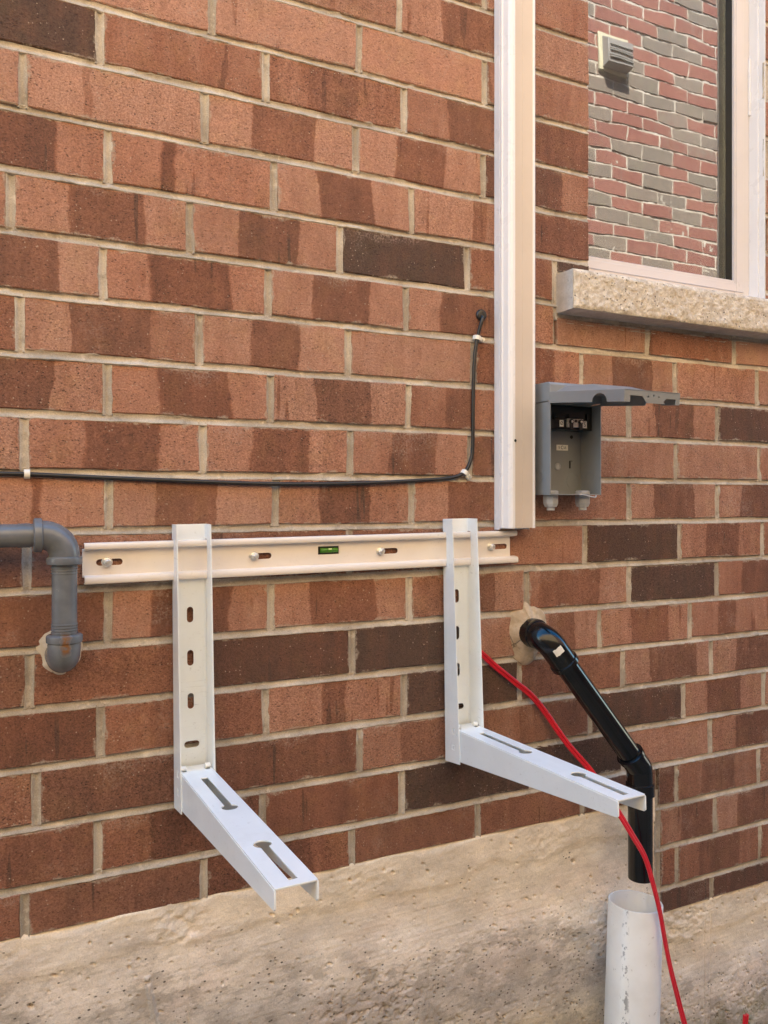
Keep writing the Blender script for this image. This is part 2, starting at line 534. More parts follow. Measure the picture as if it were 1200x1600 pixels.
def concrete_material():
    g = G('weathered_foundation_concrete')
    pos = g.n('NewGeometry', 'Position')
    sx = g.t.nodes.new('ShaderNodeSeparateXYZ'); g.put(sx.inputs[0], pos)
    x, z = sx.outputs[0], sx.outputs[2]
    # height under the top edge; the top steps down at x = 1.306
    top = g.mixf(g.step(x, 1.30, 1.312), 0.606, 0.372)
    wav = g.math('MULTIPLY', g.math('SUBTRACT', g.noise(g.scale(pos, (6, 6, 10)), 1.0, 6, 0.62), 0.5), 0.16)
    dep = g.math('ADD', g.math('SUBTRACT', top, z), wav)
    # the weathered grey band drops towards the right
    band_t = g.math('SUBTRACT', dep, g.math('MULTIPLY', g.math('MINIMUM', g.math('MAXIMUM', x, 0.0), 0.9), 0.17))
    col = g.ramp(g.math('ADD', g.math('DIVIDE', band_t, 0.5), 0.4), [(0.0, (0.82, 0.71, 0.56)), (0.36, (0.84, 0.73, 0.585)), (0.46, (0.86, 0.775, 0.68)),
                                                                     (0.58, (0.81, 0.73, 0.65)), (0.70, (0.57, 0.52, 0.47)), (0.80, (0.56, 0.50, 0.44)), (0.90, (0.64, 0.55, 0.42))])
    blot = g.step(g.noise(g.scale(pos, (8, 8, 13)), 1.0, 7, 0.68), 0.30, 0.70)
    col = g.mix(1.0, col, g.mix(blot, (0.80, 0.79, 0.78), (1.17, 1.17, 1.16)), 'MULTIPLY')
    pink = g.step(g.noise(g.scale(pos, (4, 4, 8)), 1.0, 4), 0.48, 0.66)
    col = g.mix(g.math('MULTIPLY', pink, 0.5), col, g.mix(1.0, col, (1.0, 0.93, 0.93), 'MULTIPLY'))
    gry = g.math('MULTIPLY', g.step(g.noise(g.scale(pos, (11, 11, 19)), 1.0, 7, 0.72), 0.48, 0.58), g.step(band_t, 0.01, 0.09))
    col = g.mix(g.math('MULTIPLY', gry, 0.5), col, (0.27, 0.235, 0.20))
    yel = g.step(g.noise(g.scale(pos, (6, 6, 11)), 1.0, 4), 0.56, 0.70)
    col = g.mix(g.math('MULTIPLY', yel, 0.18), col, (0.48, 0.39, 0.26))
    pale = g.step(g.noise(g.scale(pos, (13, 13, 20)), 1.0, 6, 0.7), 0.58, 0.72)
    col = g.mix(g.math('MULTIPLY', pale, 0.45), col, (0.58, 0.50, 0.41))
    sand = g.noise(pos, 380, 3, 0.72)
    col = g.mix(1.0, col, g.mix(sand, (0.66, 0.66, 0.66), (1.32, 1.32, 1.32)), 'MULTIPLY')
    brush = g.noise(g.scale(pos, (26, 26, 330)), 1.0, 3, 0.6)
    col = g.mix(1.0, col, g.mix(brush, (0.92, 0.92, 0.92), (1.08, 1.08, 1.08)), 'MULTIPLY')
    # pores, more of them in the weathered band
    band = g.step(band_t, 0.0, 0.10)
    pore = g.math('SUBTRACT', 1.0, g.step(g.voro(g.scale(pos, (0.7, 1, 1)), 115), 0.13, 0.22))
    pore = g.math('MAXIMUM', pore, g.math('SUBTRACT', 1.0, g.step(g.voro(g.scale(pos, (0.6, 1, 1.1)), 52), 0.07, 0.115)))
    pore = g.math('MULTIPLY', pore, g.step(g.noise(pos, 30, 3), g.mixf(band, 0.60, 0.44), g.mixf(band, 0.68, 0.56)))
    col = g.mix(g.math('MULTIPLY', pore, 0.85), col, (0.085, 0.068, 0.05))
    moss = g.math('MULTIPLY', g.math('SUBTRACT', 1.0, g.step(g.math('ADD', z, g.math('MULTIPLY', g.noise(pos, 14, 4), 0.14)), 0.10, 0.21)), g.step(g.noise(pos, 25, 4), 0.42, 0.6))
    col = g.mix(g.math('MULTIPLY', moss, 0.55), col, (0.17, 0.165, 0.06))
    h = g.math('SUBTRACT', g.math('ADD', g.math('ADD', sand, g.math('MULTIPLY', brush, 0.25)), g.noise(pos, 90, 4, 0.7)), g.math('MULTIPLY', pore, 1.5))
    return g.set(col, 0.93, g.bump(h, 0.42, 0.0014), 0, 0.2)


M_CONC = concrete_material()


def limestone(name, rough_face=True):
    g = G(name)
    pos = g.n('NewGeometry', 'Position')
    c = g.mix(g.step(g.noise(pos, 55, 5, 0.65), 0.32, 0.68), (0.50, 0.43, 0.34), (0.78, 0.71, 0.61))
    c = g.mix(g.math('MULTIPLY', g.step(g.noise(pos, 16, 4), 0.5, 0.7), 0.45), c, (0.50, 0.385, 0.24))
    sand = g.noise(pos, 330, 3, 0.7)
    c = g.mix(1.0, c, g.mix(sand, (0.62, 0.62, 0.62), (1.34, 1.34, 1.34)), 'MULTIPLY')
    pit = g.math('MULTIPLY', g.math('SUBTRACT', 1.0, g.step(g.voro(pos, 120), 0.15, 0.25)), g.step(g.noise(pos, 45, 3), 0.46, 0.56))
    c = g.mix(g.math('MULTIPLY', pit, 0.75), c, (0.09, 0.075, 0.06))
    if not rough_face:
        c = g.mix(0.6, c, (0.50, 0.48, 0.45))
    h = g.math('SUBTRACT', g.math('ADD', sand, g.noise(pos, 110, 4, 0.7)), pit)
    return g.set(c, 0.9, g.bump(h, 0.8 if rough_face else 0.3, 0.0018), 0, 0.2)


M_SILL = limestone('rock_faced_limestone')
M_SILLTOP = limestone('sawn_limestone', False)


def foam_material(name, a, b):
    g = G(name)
    pos = g.n('NewGeometry', 'Position')
    c = g.mix(g.step(g.noise(pos, 40, 5, 0.65), 0.35, 0.65), a, b)
    crack = g.math('SUBTRACT', 1.0, g.step(g.n('TexVoronoi', 0, {'Vector': pos, 'Scale': 38}, feature='DISTANCE_TO_EDGE'), 0.012, 0.04))
    crack = g.math('MULTIPLY', crack, g.step(g.noise(pos, 22, 2), 0.56, 0.62))
    c = g.mix(g.math('MULTIPLY', crack, 0.7), c, (0.08, 0.06, 0.04))
    return g.set(c, 0.85, g.bump(g.math('SUBTRACT', g.noise(pos, 120, 5, 0.7), crack), 0.6, 0.002), 0, 0.2)


M_PATCH = foam_material('trowelled_sealing_mortar', (0.42, 0.32, 0.21), (0.58, 0.47, 0.34))
M_FOAM = foam_material('cream_sealant', (0.50, 0.42, 0.32), (0.62, 0.54, 0.43))


def far_brick_material(name, c1, c2, mor, w=0.2631, h=0.089):
    g = G(name)
    pos = g.n('NewGeometry', 'Position')
    sx = g.t.nodes.new('ShaderNodeSeparateXYZ'); g.put(sx.inputs[0], pos)
    v = g.n('CombineXYZ', 0, {0: sx.outputs[0], 1: sx.outputs[2], 2: 0.0})
    nd = g.t.nodes.new('ShaderNodeTexBrick')
    g.put(nd.inputs['Vector'], v)
    for k, q in (('Color1', c1), ('Color2', c2), ('Mortar', mor)): nd.inputs[k].default_value = (*q, 1)
    for k, q in (('Scale', 1.0), ('Mortar Size', 0.0055), ('Mortar Smooth', 0.2), ('Bias', 0.0), ('Brick Width', w), ('Row Height', h)): nd.inputs[k].default_value = q
    c = g.mix(1.0, nd.outputs['Color'], g.mix(g.noise(pos, 12, 5, 0.7), (0.6, 0.6, 0.6), (1.4, 1.4, 1.4)), 'MULTIPLY')
    return g.set(c, 0.9, g.bump(nd.outputs['Fac'], 0.6, -0.004), 0, 0.2)


M_FAR = far_brick_material('far_flashed_brick', (0.29, 0.13, 0.08), (0.16, 0.075, 0.05), (0.36, 0.31, 0.24))
M_NFAR = far_brick_material('far_red_brick', (0.31, 0.15, 0.10), (0.17, 0.13, 0.10), (0.6, 0.54, 0.46))
M_ROOF = painted('asphalt_shingle', (0.06, 0.055, 0.05), 0.9, 0.3, 40)
M_DARKROOM = painted('dim_room_paint', (0.35, 0.33, 0.30), 0.8, 0.02, 4)


def glass_material():
    g = G('coated_window_glass')
    pos = g.n('NewGeometry', 'Position')
    nb = g.bump(g.noise(g.scale(pos, (3.0, 1, 5.0)), 1.0, 2), 0.35, 0.0012)
    gl = g.n('BsdfGlossy', 0, {'Color': (0.86, 0.87, 0.85), 'Roughness': 0.0, 'Normal': nb})
    tr = g.n('BsdfTransparent', 0, {'Color': (0.50, 0.53, 0.52)})
    lw = g.n('LayerWeight', 'Fresnel', {'Blend': 0.30})
    fac = g.math('ADD', g.math('MULTIPLY', lw, 0.55), 0.25, clamp=True)
    mx = g.t.nodes.new('ShaderNodeMixShader')
    g.put(mx.inputs[0], fac); g.t.links.new(tr, mx.inputs[1]); g.t.links.new(gl, mx.inputs[2])
    df = g.n('BsdfDiffuse', 0, {'Color': (0.75, 0.72, 0.68)})          # diffuse veil, paints haze over the reflection
    dust_haze = g.math('ADD', g.math('MULTIPLY', g.step(g.noise(g.scale(pos, (5, 1, 3)), 1.0, 5, 0.65), 0.35, 0.75), 0.06), 0.035)
    m2 = g.t.nodes.new('ShaderNodeMixShader')
    g.put(m2.inputs[0], dust_haze); g.t.links.new(mx.outputs[0], m2.inputs[1]); g.t.links.new(df, m2.inputs[2])
    g.t.links.new(m2.outputs[0], g.out.inputs['Surface'])
    g.t.nodes.remove(g.bsdf)
    return g.m


M_GLASS = glass_material()
M_GASKET = painted('black_rubber', (0.010, 0.010, 0.012), 0.4, 0.1, 60)


def soil_material():
    g = G('dusty_gravel_soil')
    pos = g.n('NewGeometry', 'Position')
    c = g.mix(g.step(g.noise(pos, 9, 6, 0.7), 0.35, 0.65), (0.34, 0.295, 0.24), (0.48, 0.43, 0.36))
    c = g.mix(g.math('MULTIPLY', g.step(g.noise(pos, 2.2, 4), 0.48, 0.62), 0.7), c, (0.06, 0.085, 0.028))
    return g.set(c, 0.95, g.bump(g.noise(pos, 50, 6, 0.75), 0.9, 0.02), 0, 0.2)


M_SOIL = soil_material()
M_GRASS = painted('grass_blade', (0.10, 0.135, 0.035), 0.55, 0.25, 30)

# ------------------------------------------------------------------ ground
gx = np.linspace(-1.2, 3.2, 120); gy = np.linspace(-2.4, 0.02, 70)
GX, GY = np.meshgrid(gx, gy, indexing='ij')
GZ = 0.014 * fbm(GX * 7, GY * 7, 3, 5) - 0.004
near_ground = mesh_np('soil_strip', [grid_mesh('g', np.stack([GX, GY, GZ], -1))], M_SOIL)
tag(near_ground, kind='structure')
b = MB(); b.box(-150, 150, -150, 150, -0.30, -0.035)
tag(b.build('ground', M_SOIL, smooth=False), kind='structure')

# ------------------------------------------------------------------ brick house
house = thing('brick_house', (0, 0, 0), 'house wall of orange-brown flashed bricks with buff mortar standing on a stepped concrete foundation', 'house')

COURSES = [
 (2.7232, 2.6342, 2.2807, [
  (-0.3503, None), (-0.0872, None), (0.1759, None), (0.439, None), (0.7021, None), (0.9652, None), (1.2283, None),
  (1.4914, None), (1.7545, None), (2.0176, None),
 ]),
 (2.6342, 2.5452, 2.1623, [
  (-0.4687, None), (-0.2056, None), (0.0575, None), (0.3206, None), (0.5837, None), (0.8468, None), (1.1099, None),
  (1.373, None), (1.6361, None), (1.8992, None),
 ]),
 (2.5452, 2.4562, 2.2727, [
  (-0.3583, None), (-0.0952, None), (0.1679, None), (0.431, None), (0.6941, None), (0.9572, None), (1.2203, None),
  (1.4834, None), (1.7465, None), (2.0096, None),
 ]),
 (2.4562, 2.3672, 2.1623, [
  (-0.4687, None), (-0.2056, None), (0.0575, None), (0.3206, None), (0.5837, None), (0.8468, None), (1.1099, None),
  (1.373, None), (1.6361, None), (1.8992, None),
 ]),
 (2.3672, 2.2782, 2.2807, [
  (-0.3503, None), (-0.0872, None), (0.1759, None), (0.439, None), (0.7021, None), (0.9652, None), (1.2283, None),
  (1.4914, None), (1.7545, None), (2.0176, None),
 ]),
 (2.2782, 2.1892, 2.1779, [
  (-0.4797, None), (-0.2166, None), (0.0465, None), (0.3096, (0.34, 0, 0.34, 1, 0.34)), (0.5727, (0.6, 0, 0.6, 1, 0.6)),
  (0.8624, (0.34, 0, 0.34, 1, 0.34)), (1.1255, (0.34, 0, 0.34, 1, 0.34)), (1.3886, None), (1.6517, None), (1.9148, None),
 ]),
 (2.1892, 2.0988, 2.2568, [
  (-0.3742, None), (-0.1111, None), (0.152, None), (0.4151, (0.34, 0, 0.34, 1, 0.34)), (0.6782, (0.14, 0.34, 0.6, 1, 0.6)),
  (0.9413, (0.14, 0, 0.14, 1, 0.14)), (1.2044, None), (1.4675, None), (1.7306, None), (1.9937, None),
 ]),
 (2.0988, 2.0063, 2.1794, [
  (-0.4548, None), (-0.1917, None), (0.0714, (0.14, 0, 0.14, 1, 0.14)), (0.3345, (0.06, 0, 0.06, 1, 0.06)),
  (0.5975, (0.06, 0, 0.06, 1, 0.06)), (0.8639, (0.6, 0.03, 0.68, 0.03, 0.34)), (1.127, (0.34, 0.03, 0.14, 1, 0.14)),
  (1.3901, None), (1.6532, None), (1.9163, None),
 ]),
 (2.0063, 1.9164, 2.2673, [
  (-0.3665, None), (-0.1034, (1, 0, 1, 1, 1)), (0.1597, (0.34, 0, 0.34, 1, 0.34)), (0.4259, (0.34, 0.28, 0.6, 0.65, 0.34)),
  (0.6887, (0.34, 0.35, 0.68, 1, 0.68)), (0.9518, (0.68, 0, 0.68, 1, 0.68)), (1.2149, None), (1.478, None), (1.7411, None),
  (2.0042, None),
 ]),
 (1.9164, 1.8256, 2.175, [
  (-0.4753, None), (-0.2122, (0.14, 0, 0.14, 1, 0.14)), (0.0509, (0.06, 0.3, 0.34, 0.35, 0.06)),
  (0.3219, (0.14, 0.28, 0.68, 0.73, 0.14)), (0.5913, (0.06, 0.29, 0.68, 0.69, 0.14)), (0.8595, (0.68, 0.73, 0.14, 1, 0.14)),
  (1.1226, None), (1.3857, None), (1.6488, None), (1.9119, None),
 ]),
 (1.8256, 1.7344, 2.2819, [
  (-0.3543, None), (-0.0912, (0.68, 0.73, 0.14, 1, 0.14)), (0.1719, (0.06, 0.29, 0.6, 0.38, 0.06)),
  (0.4394, (0.06, 0.3, 0.68, 0.71, 0.06)), (0.7033, (0.06, 0.51, 0.6, 0.62, 0.34)), (0.9664, (0.68, 0, 0.68, 1, 0.68)),
  (1.2295, None), (1.4926, None), (1.7557, None), (2.0188, None),
 ]),
 (1.7344, 1.6436, 2.0833, [
  (-0.4908, None), (-0.2277, (0.14, 0, 0.14, 1, 0.14)), (0.0354, (0.14, 0.3, 0.68, 0.74, 0.14)),
  (0.2981, (0.14, 0.3, 0.68, 0.72, 0.14)), (0.5605, (1, 0, 1, 1, 1)), (0.8234, (0.46, 0, 0.46, 1, 0.46)),
  (1.0309, (1, 0, 1, 1, 1)), (1.294, None), (1.5571, None), (1.8202, None),
 ]),
 (1.6436, 1.5549, 2.069, [
  (-0.3618, None), (-0.0987, (0.68, 0.77, 0.14, 1, 0.14)), (0.1644, (0.14, 0.26, 0.68, 0.77, 0.14)),
  (0.4293, (0.14, 0.29, 0.68, 0.73, 0.14)), (0.6914, (0.14, 0.26, 0.68, 1, 0.68)), (0.9662, (0.06, 0, 0.06, 1, 0.06)),
  (1.2793, (0.6, 0.03, 0.34, 1, 0.34)), (1.5428, (0.06, 0.03, 0.6, 0.03, 0.06)), (1.8059, (0.06, 0, 0.06, 1, 0.06)),
 ]),
 (1.5549, 1.4643, 2.1454, [
  (-0.4788, None), (-0.2157, (0.34, 0, 0.34, 1, 0.34)), (0.0474, (0.14, 0.25, 0.68, 0.73, 0.34)),
  (0.3136, (0.14, 0.32, 0.6, 0.66, 0.06)), (0.5764, (0.06, 0, 0.06, 1, 0.06)), (0.8377, (0.6, 0.74, 0.14, 1, 0.14)),
  (1.0996, (0.14, 0.31, 0.68, 0.75, 0.14)), (1.3596, (0.06, 0, 0.06, 1, 0.06)), (1.6192, (0.14, 0, 0.14, 1, 0.14)),
  (1.8823, None),
 ]),
 (1.4643, 1.3762, 2.2787, [
  (-0.3553, None), (-0.0922, (0.68, 0.71, 0.14, 1, 0.14)), (0.1709, (0.14, 0.29, 0.68, 0.74, 0.14)),
  (0.4338, (0.14, 0.3, 0.68, 0.72, 0.14)), (0.6967, (0.34, 0.3, 0.68, 0.53, 0.34)), (0.9619, (0.14, 0, 0.14, 1, 0.14)),
  (1.227, (0.14, 0.27, 0.68, 0.73, 0.14)), (1.4894, (0.88, 0, 0.88, 1, 0.88)), (1.7525, None), (2.0156, None),
 ]),
 (1.3762, 1.2883, 2.1519, [
  (-0.4727, None), (-0.2096, (0.14, 0, 0.14, 1, 0.14)), (0.0535, (0.14, 0.3, 0.6, 0.74, 0.06)),
  (0.3188, (0.14, 0.31, 0.68, 0.71, 0.14)), (0.5801, (0.14, 0.32, 0.6, 0.71, 0.06)), (0.8305, (0.68, 0, 0.68, 1, 0.68)),
  (1.096, (0.14, 0, 0.14, 1, 0.14)), (1.3615, (0.14, 0, 0.14, 1, 0.14)), (1.6257, (0.14, 0, 0.14, 1, 0.14)), (1.8888, None),
 ]),
 (1.2883, 1.2008, 2.2787, [
  (-0.3534, None), (-0.0903, (0.06, 0.59, 0.6, 0.64, 0.06)), (0.1728, (0.14, 0.25, 0.6, 0.63, 0.06)),
  (0.4417, (0.14, 0.3, 0.68, 0.68, 0.14)), (0.7046, (0.14, 0.29, 0.68, 1, 0.68)), (0.9658, (0.14, 0, 0.14, 1, 0.14)),
  (1.227, (0.06, 0.26, 0.68, 0.73, 0.06)), (1.4894, (0.06, 0.28, 0.68, 1, 0.68)), (1.7525, None), (2.0156, None),
 ]),
 (1.2008, 1.1125, 2.1627, [
  (-0.4693, None), (-0.2062, (0.5, 0, 0.5, 1, 0.5)), (0.0569, (0.34, 0, 0.34, 1, 0.34)), (0.3185, (0.6, 0, 0.6, 1, 0.6)),
  (0.5801, (0.6, 0, 0.6, 1, 0.6)), (0.844, (0.06, 0, 0.06, 1, 0.06)), (1.1079, (0.88, 0.23, 1, 0.77, 0.88)),
  (1.373, (0.14, 0.3, 0.6, 0.71, 0.14)), (1.6365, (0.34, 0, 0.34, 1, 0.34)), (1.8996, None),
 ]),
 (1.1125, 1.0251, 2.2767, [
  (-0.3543, None), (-0.0912, (0.6, 0, 0.6, 1, 0.6)), (0.1719, (0.14, 0.24, 0.68, 0.75, 0.14)),
  (0.4349, (0.14, 0.26, 0.6, 0.75, 0.14)), (0.6993, (0.34, 0.56, 0.6, 0.72, 0.14)), (0.9616, (0.34, 0.1, 0.6, 0.7, 0.14)),
  (1.227, (0.88, 0.62, 1, 0.73, 0.88)), (1.4874, (0.14, 0.3, 0.6, 1, 0.6)), (1.7505, None), (2.0136, None),
 ]),
 (1.0251, 0.9356, 2.1932, [
  (-0.4658, None), (-0.2027, (0.5, 0, 0.5, 1, 0.5)), (0.0604, (0.5, 0, 0.5, 1, 0.5)), (0.3228, (0.88, 0, 0.88, 1, 0.88)),
  (0.5851, (1, 0, 1, 1, 1)), (0.8348, (0.14, 0.59, 0.6, 0.8, 0.14)), (1.1468, (0.14, 0.33, 0.6, 0.75, 0.14)),
  (1.4039, (0.14, 0.32, 0.6, 0.55, 0.14)), (1.667, None), (1.9301, None),
 ]),
 (0.9356, 0.8484, 2.2585, [
  (-0.3647, None), (-0.1016, (0.68, 0, 0.68, 1, 0.68)), (0.1615, (0.34, 0.28, 0.5, 1, 0.5)),
  (0.4248, (0.14, 0.39, 0.6, 0.56, 0.14)), (0.6887, (0.88, 0, 0.88, 1, 0.88)), (0.9447, (0.34, 0, 0.34, 1, 0.34)),
  (1.2093, (0.14, 0.28, 0.68, 0.84, 0.14)), (1.4692, (0.14, 0.3, 0.68, 1, 0.68)), (1.7323, None), (1.9954, None),
 ]),
 (0.8484, 0.7603, 2.1671, [
  (-0.4562, None), (-0.1931, (0.5, 0, 0.5, 1, 0.5)), (0.07, (0.68, 0, 0.68, 1, 0.68)), (0.3344, (0.68, 0, 0.68, 1, 0.68)),
  (0.5988, (0.34, 0.32, 0.6, 1, 0.6)), (0.8478, (0.34, 0.34, 0.6, 1, 0.6)), (1.1213, (0.88, 0, 0.88, 1, 0.88)),
  (1.3845, (0.14, 0.27, 0.68, 0.71, 0.14)), (1.6409, (0.14, 0, 0.14, 1, 0.14)), (1.904, None),
 ]),
 (0.7603, 0.6713, 2.2565, [
  (-0.3693, None), (-0.1062, (0.5, 0, 0.5, 1, 0.5)), (0.1569, (0.34, 0.3, 0.68, 1, 0.68)), (0.4203, (0.5, 0, 0.5, 1, 0.5)),
  (0.6834, (1, 0, 1, 1, 1)), (0.9724, (1, 0, 1, 1, 1)), (1.2128, (0.14, 0, 0.14, 1, 0.14)),
  (1.4672, (0.14, 0.31, 0.68, 1, 0.68)), (1.7303, None), (1.9934, None),
 ]),
 (0.6713, 0.5805, 2.1497, [
  (-0.4719, None), (-0.2088, (0.5, 0, 0.5, 1, 0.5)), (0.0543, (0.5, 0, 0.5, 1, 0.5)), (0.3198, (0.68, 0.72, 0.34, 1, 0.34)),
  (0.5838, (0.5, 0, 0.5, 1, 0.5)), (0.8478, (0.34, 0, 0.34, 1, 0.34)), (1.1012, (0.68, 0, 0.68, 1, 0.68)),
  (1.3634, (0.34, 0.28, 0.6, 0.71, 0.34)), (1.6235, (0.34, 0, 0.34, 1, 0.34)), (1.8866, None),
 ]),
 (0.5805, 0.4906, 2.2706, [
  (-0.3604, None), (-0.0973, None), (0.1658, None), (0.4289, None), (0.692, None), (0.9551, None),
  (1.2182, (0.34, 0.61, 0.68, 1, 0.68)), (1.4813, (0.14, 0.26, 0.68, 1, 0.68)), (1.7444, None), (2.0075, None),
 ]),
 (0.4906, 0.4016, 2.154, [
  (-0.4783, None), (-0.2152, None), (0.0479, None), (0.311, None), (0.5741, None), (0.8372, None),
  (1.1003, (0.6, 0, 0.6, 1, 0.6)), (1.3634, (0.34, 0.24, 0.6, 0.74, 0.34)), (1.6278, (0.5, 0, 0.5, 1, 0.5)), (1.8909, None),
 ]),
 (0.4016, 0.3126, 2.2605, [
  (-0.3705, None), (-0.1074, None), (0.1557, None), (0.4188, None), (0.6819, None), (0.945, None),
  (1.2081, (0.88, 0, 0.88, 1, 0.88)), (1.4712, (0.88, 0, 0.88, 1, 0.88)), (1.7343, None), (1.9974, None),
 ]),
]


OPEN = (1.118, 1.6474, 1.702, 2.600)       # window opening x0 x1 z0 z1
SILL = (1.0360, 1.7294, 1.6240, 1.7020)
STEP_X, LEFT_TOP, RIGHT_TOP = 1.306, 0.606, 0.353
XMIN, XMAX = -0.32, 2.02


def brick_mesh(i, name, jit, depth, length=0.2516, height=0.078):
    rr = random.Random(100 + i)
    l, h = length / 2, height / 2
    o = [(-l, -h), (-l * 0.33, -h), (l * 0.4, -h), (l, -h), (l, 0.1 * h), (l, h), (l * 0.3, h), (-l * 0.36, h), (-l, h), (-l, -0.1 * h)]
    o = [(x + rr.uniform(-jit, jit), z + rr.uniform(-jit, jit)) for x, z in o]
    n = len(o)
    bv = 0.0016
    ins = [(x * (1 - bv / l), z * (1 - bv / h)) for x, z in o]
    v = [(x, 0.0, z) for x, z in ins] + [(x, bv, z) for x, z in o] + [(x, depth, z) for x, z in o]
    f = [tuple(range(n))]
    for a in (0, n):
        f += [(a + k, a + n + k, a + n + (k + 1) % n, a + (k + 1) % n) for k in range(n)]
    me = bpy.data.meshes.new(name)
    me.from_pydata(v, [], f); me.update()
    return me


def set_tone(o, t, rr, length, height):
    if t is None:
        k = rr.random()
        if k < 0.14: a = rr.uniform(0.8, 1.0); t = (a, 0.0, a, 1.0, a)
        elif k < 0.34: a = rr.uniform(0.05, 0.5); t = (a, 0.0, a, 1.0, a)
        else: t = (rr.uniform(0.05, 0.25), rr.uniform(0.25, 0.4), rr.uniform(0.5, 0.75), rr.uniform(0.6, 0.8), rr.uniform(0.05, 0.3))
    o['tone_a'], o['cut_a'], o['tone_b'], o['cut_b'], o['tone_c'] = [float(q) for q in t]
    if t[1] == 0.0: o['cut_a'] = -1.0
    if t[3] == 1.0: o['cut_b'] = 3.0
    sh = rr.uniform(-0.07, 0.09)
    for q in 'abc':
        tq = o['tone_' + q]
        if tq < 0.78: tq = 0.155 + 0.80 * (tq - 0.14)
        o['tone_' + q] = min(1.0, max(0.0, tq + sh))
    o['seed'] = rr.uniform(0, 50)
    o['length'] = length; o['height'] = height


VAR = [brick_mesh(i, 'brick', 0.0015, 0.09) for i in range(9)]
for me in VAR: me.materials.append(M_BRICK)
GAPX, GAPZ = 0.0118, 0.0112
heads = []          # x, z0, z1 of upright joints
beds = []           # z, x0, x1 of level joints
rb = random.Random(5)


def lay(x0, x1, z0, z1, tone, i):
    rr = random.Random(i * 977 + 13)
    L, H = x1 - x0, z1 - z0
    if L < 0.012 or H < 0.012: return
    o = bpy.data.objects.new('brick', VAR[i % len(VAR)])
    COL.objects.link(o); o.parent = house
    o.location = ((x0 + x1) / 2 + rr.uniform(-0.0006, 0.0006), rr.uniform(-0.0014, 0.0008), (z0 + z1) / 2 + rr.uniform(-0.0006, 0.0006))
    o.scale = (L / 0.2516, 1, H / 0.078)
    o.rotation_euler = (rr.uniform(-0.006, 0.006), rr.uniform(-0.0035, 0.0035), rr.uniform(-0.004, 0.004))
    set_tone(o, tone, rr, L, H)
    if z0 > 1.80 and x0 < 0.80:                          # upper left bricks toned paler for the stronger light up there
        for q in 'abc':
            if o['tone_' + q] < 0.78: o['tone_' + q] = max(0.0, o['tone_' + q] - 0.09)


def sub_tone(t, a, b, p, q):
    """tone of the piece p..q cut from a brick a..b"""
    if t is None: return None
    L = b - a
    f = lambda c: ((a + c * L) - p) / (q - p)
    return (t[0], f(t[1]) if t[1] > 0 else 0.0, t[2], f(t[3]) if t[3] < 1 else 1.0, t[4])


count = 0
for ci, (zt, zb, xe, row) in enumerate(COURSES):
    xs = [r[0] for r in row] + [xe]
    beds.append((zt, ci))
    z0, z1 = zb + GAPZ / 2, zt - GAPZ / 2
    for (x, t), xn in zip(row, xs[1:]):
        a, b_ = max(x, XMIN) + GAPX / 2, min(xn, XMAX) - GAPX / 2
        if b_ - a < 0.01: continue
        pieces = [(a, b_, z0, z1)]
        # foundation
        out = []
        for p in pieces:
            if p[3] < LEFT_TOP + 0.002:
                if p[1] > STEP_X + 0.02: out.append((max(p[0], STEP_X + 0.012), p[1], p[2], p[3]))
            elif p[2] < LEFT_TOP:
                if p[0] < STEP_X - 0.005: out.append((p[0], min(p[1], STEP_X - 0.006 if p[1] > STEP_X else p[1]), LEFT_TOP - 0.004, p[3]))
                if p[1] > STEP_X + 0.02: out.append((max(p[0], STEP_X + 0.006), p[1], p[2], p[3]))
            else: out.append(p)
        pieces, out = out, []
        for p in pieces:
            if p[3] < RIGHT_TOP: continue
            out.append((p[0], p[1], max(p[2], RIGHT_TOP - 0.004), p[3]))
        pieces, out = out, []
        for p in pieces:          # sill
            if p[3] > SILL[2] and p[2] < SILL[3] and p[1] > SILL[0] and p[0] < SILL[1]:
                if p[0] < SILL[0] - 0.02: out.append((p[0], SILL[0] - 0.008, p[2], p[3]))
                if p[1] > SILL[1] + 0.02: out.append((SILL[1] + 0.008, p[1], p[2], p[3]))
                q0, q1 = max(p[0], SILL[0] + 0.001), min(p[1], SILL[1] - 0.001)
                if p[3] > SILL[3] + 0.02: out.append((q0, q1, SILL[3] + 0.007, p[3]))
                elif p[2] < SILL[2] - 0.02: out.append((q0, q1, p[2], SILL[2] - 0.009))
            else: out.append(p)
        pieces, out = out, []
        for p in pieces:          # window opening
            if p[3] > OPEN[2] and p[2] < OPEN[3] and p[1] > OPEN[0] and p[0] < OPEN[1]:
                if p[0] < OPEN[0] - 0.015: out.append((p[0], OPEN[0], p[2], p[3]))
                if p[1] > OPEN[1] + 0.015: out.append((OPEN[1], p[1], p[2], p[3]))
            else: out.append(p)
        for p in out:
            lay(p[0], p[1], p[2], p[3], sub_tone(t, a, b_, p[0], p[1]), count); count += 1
        heads.append((x, z0, z1))
print('house bricks', count)

# mortar: struck joints as real concave strips, plus the bed behind
parts = []
PROF = np.array([-0.0082, -0.0064, -0.0052, -0.0036, -0.0012, 0.0012, 0.0036, 0.0052, 0.0064, 0.0082])
DEEP = np.array([0.0040, -0.0002, 0.0000, 0.0012, 0.0030, 0.0040, 0.0042, 0.0038, 0.0032, 0.0048])

DEEPV = np.array([0.0042, 0.0004, 0.0008, 0.0024, 0.0036, 0.0036, 0.0024, 0.0008, 0.0004, 0.0042])


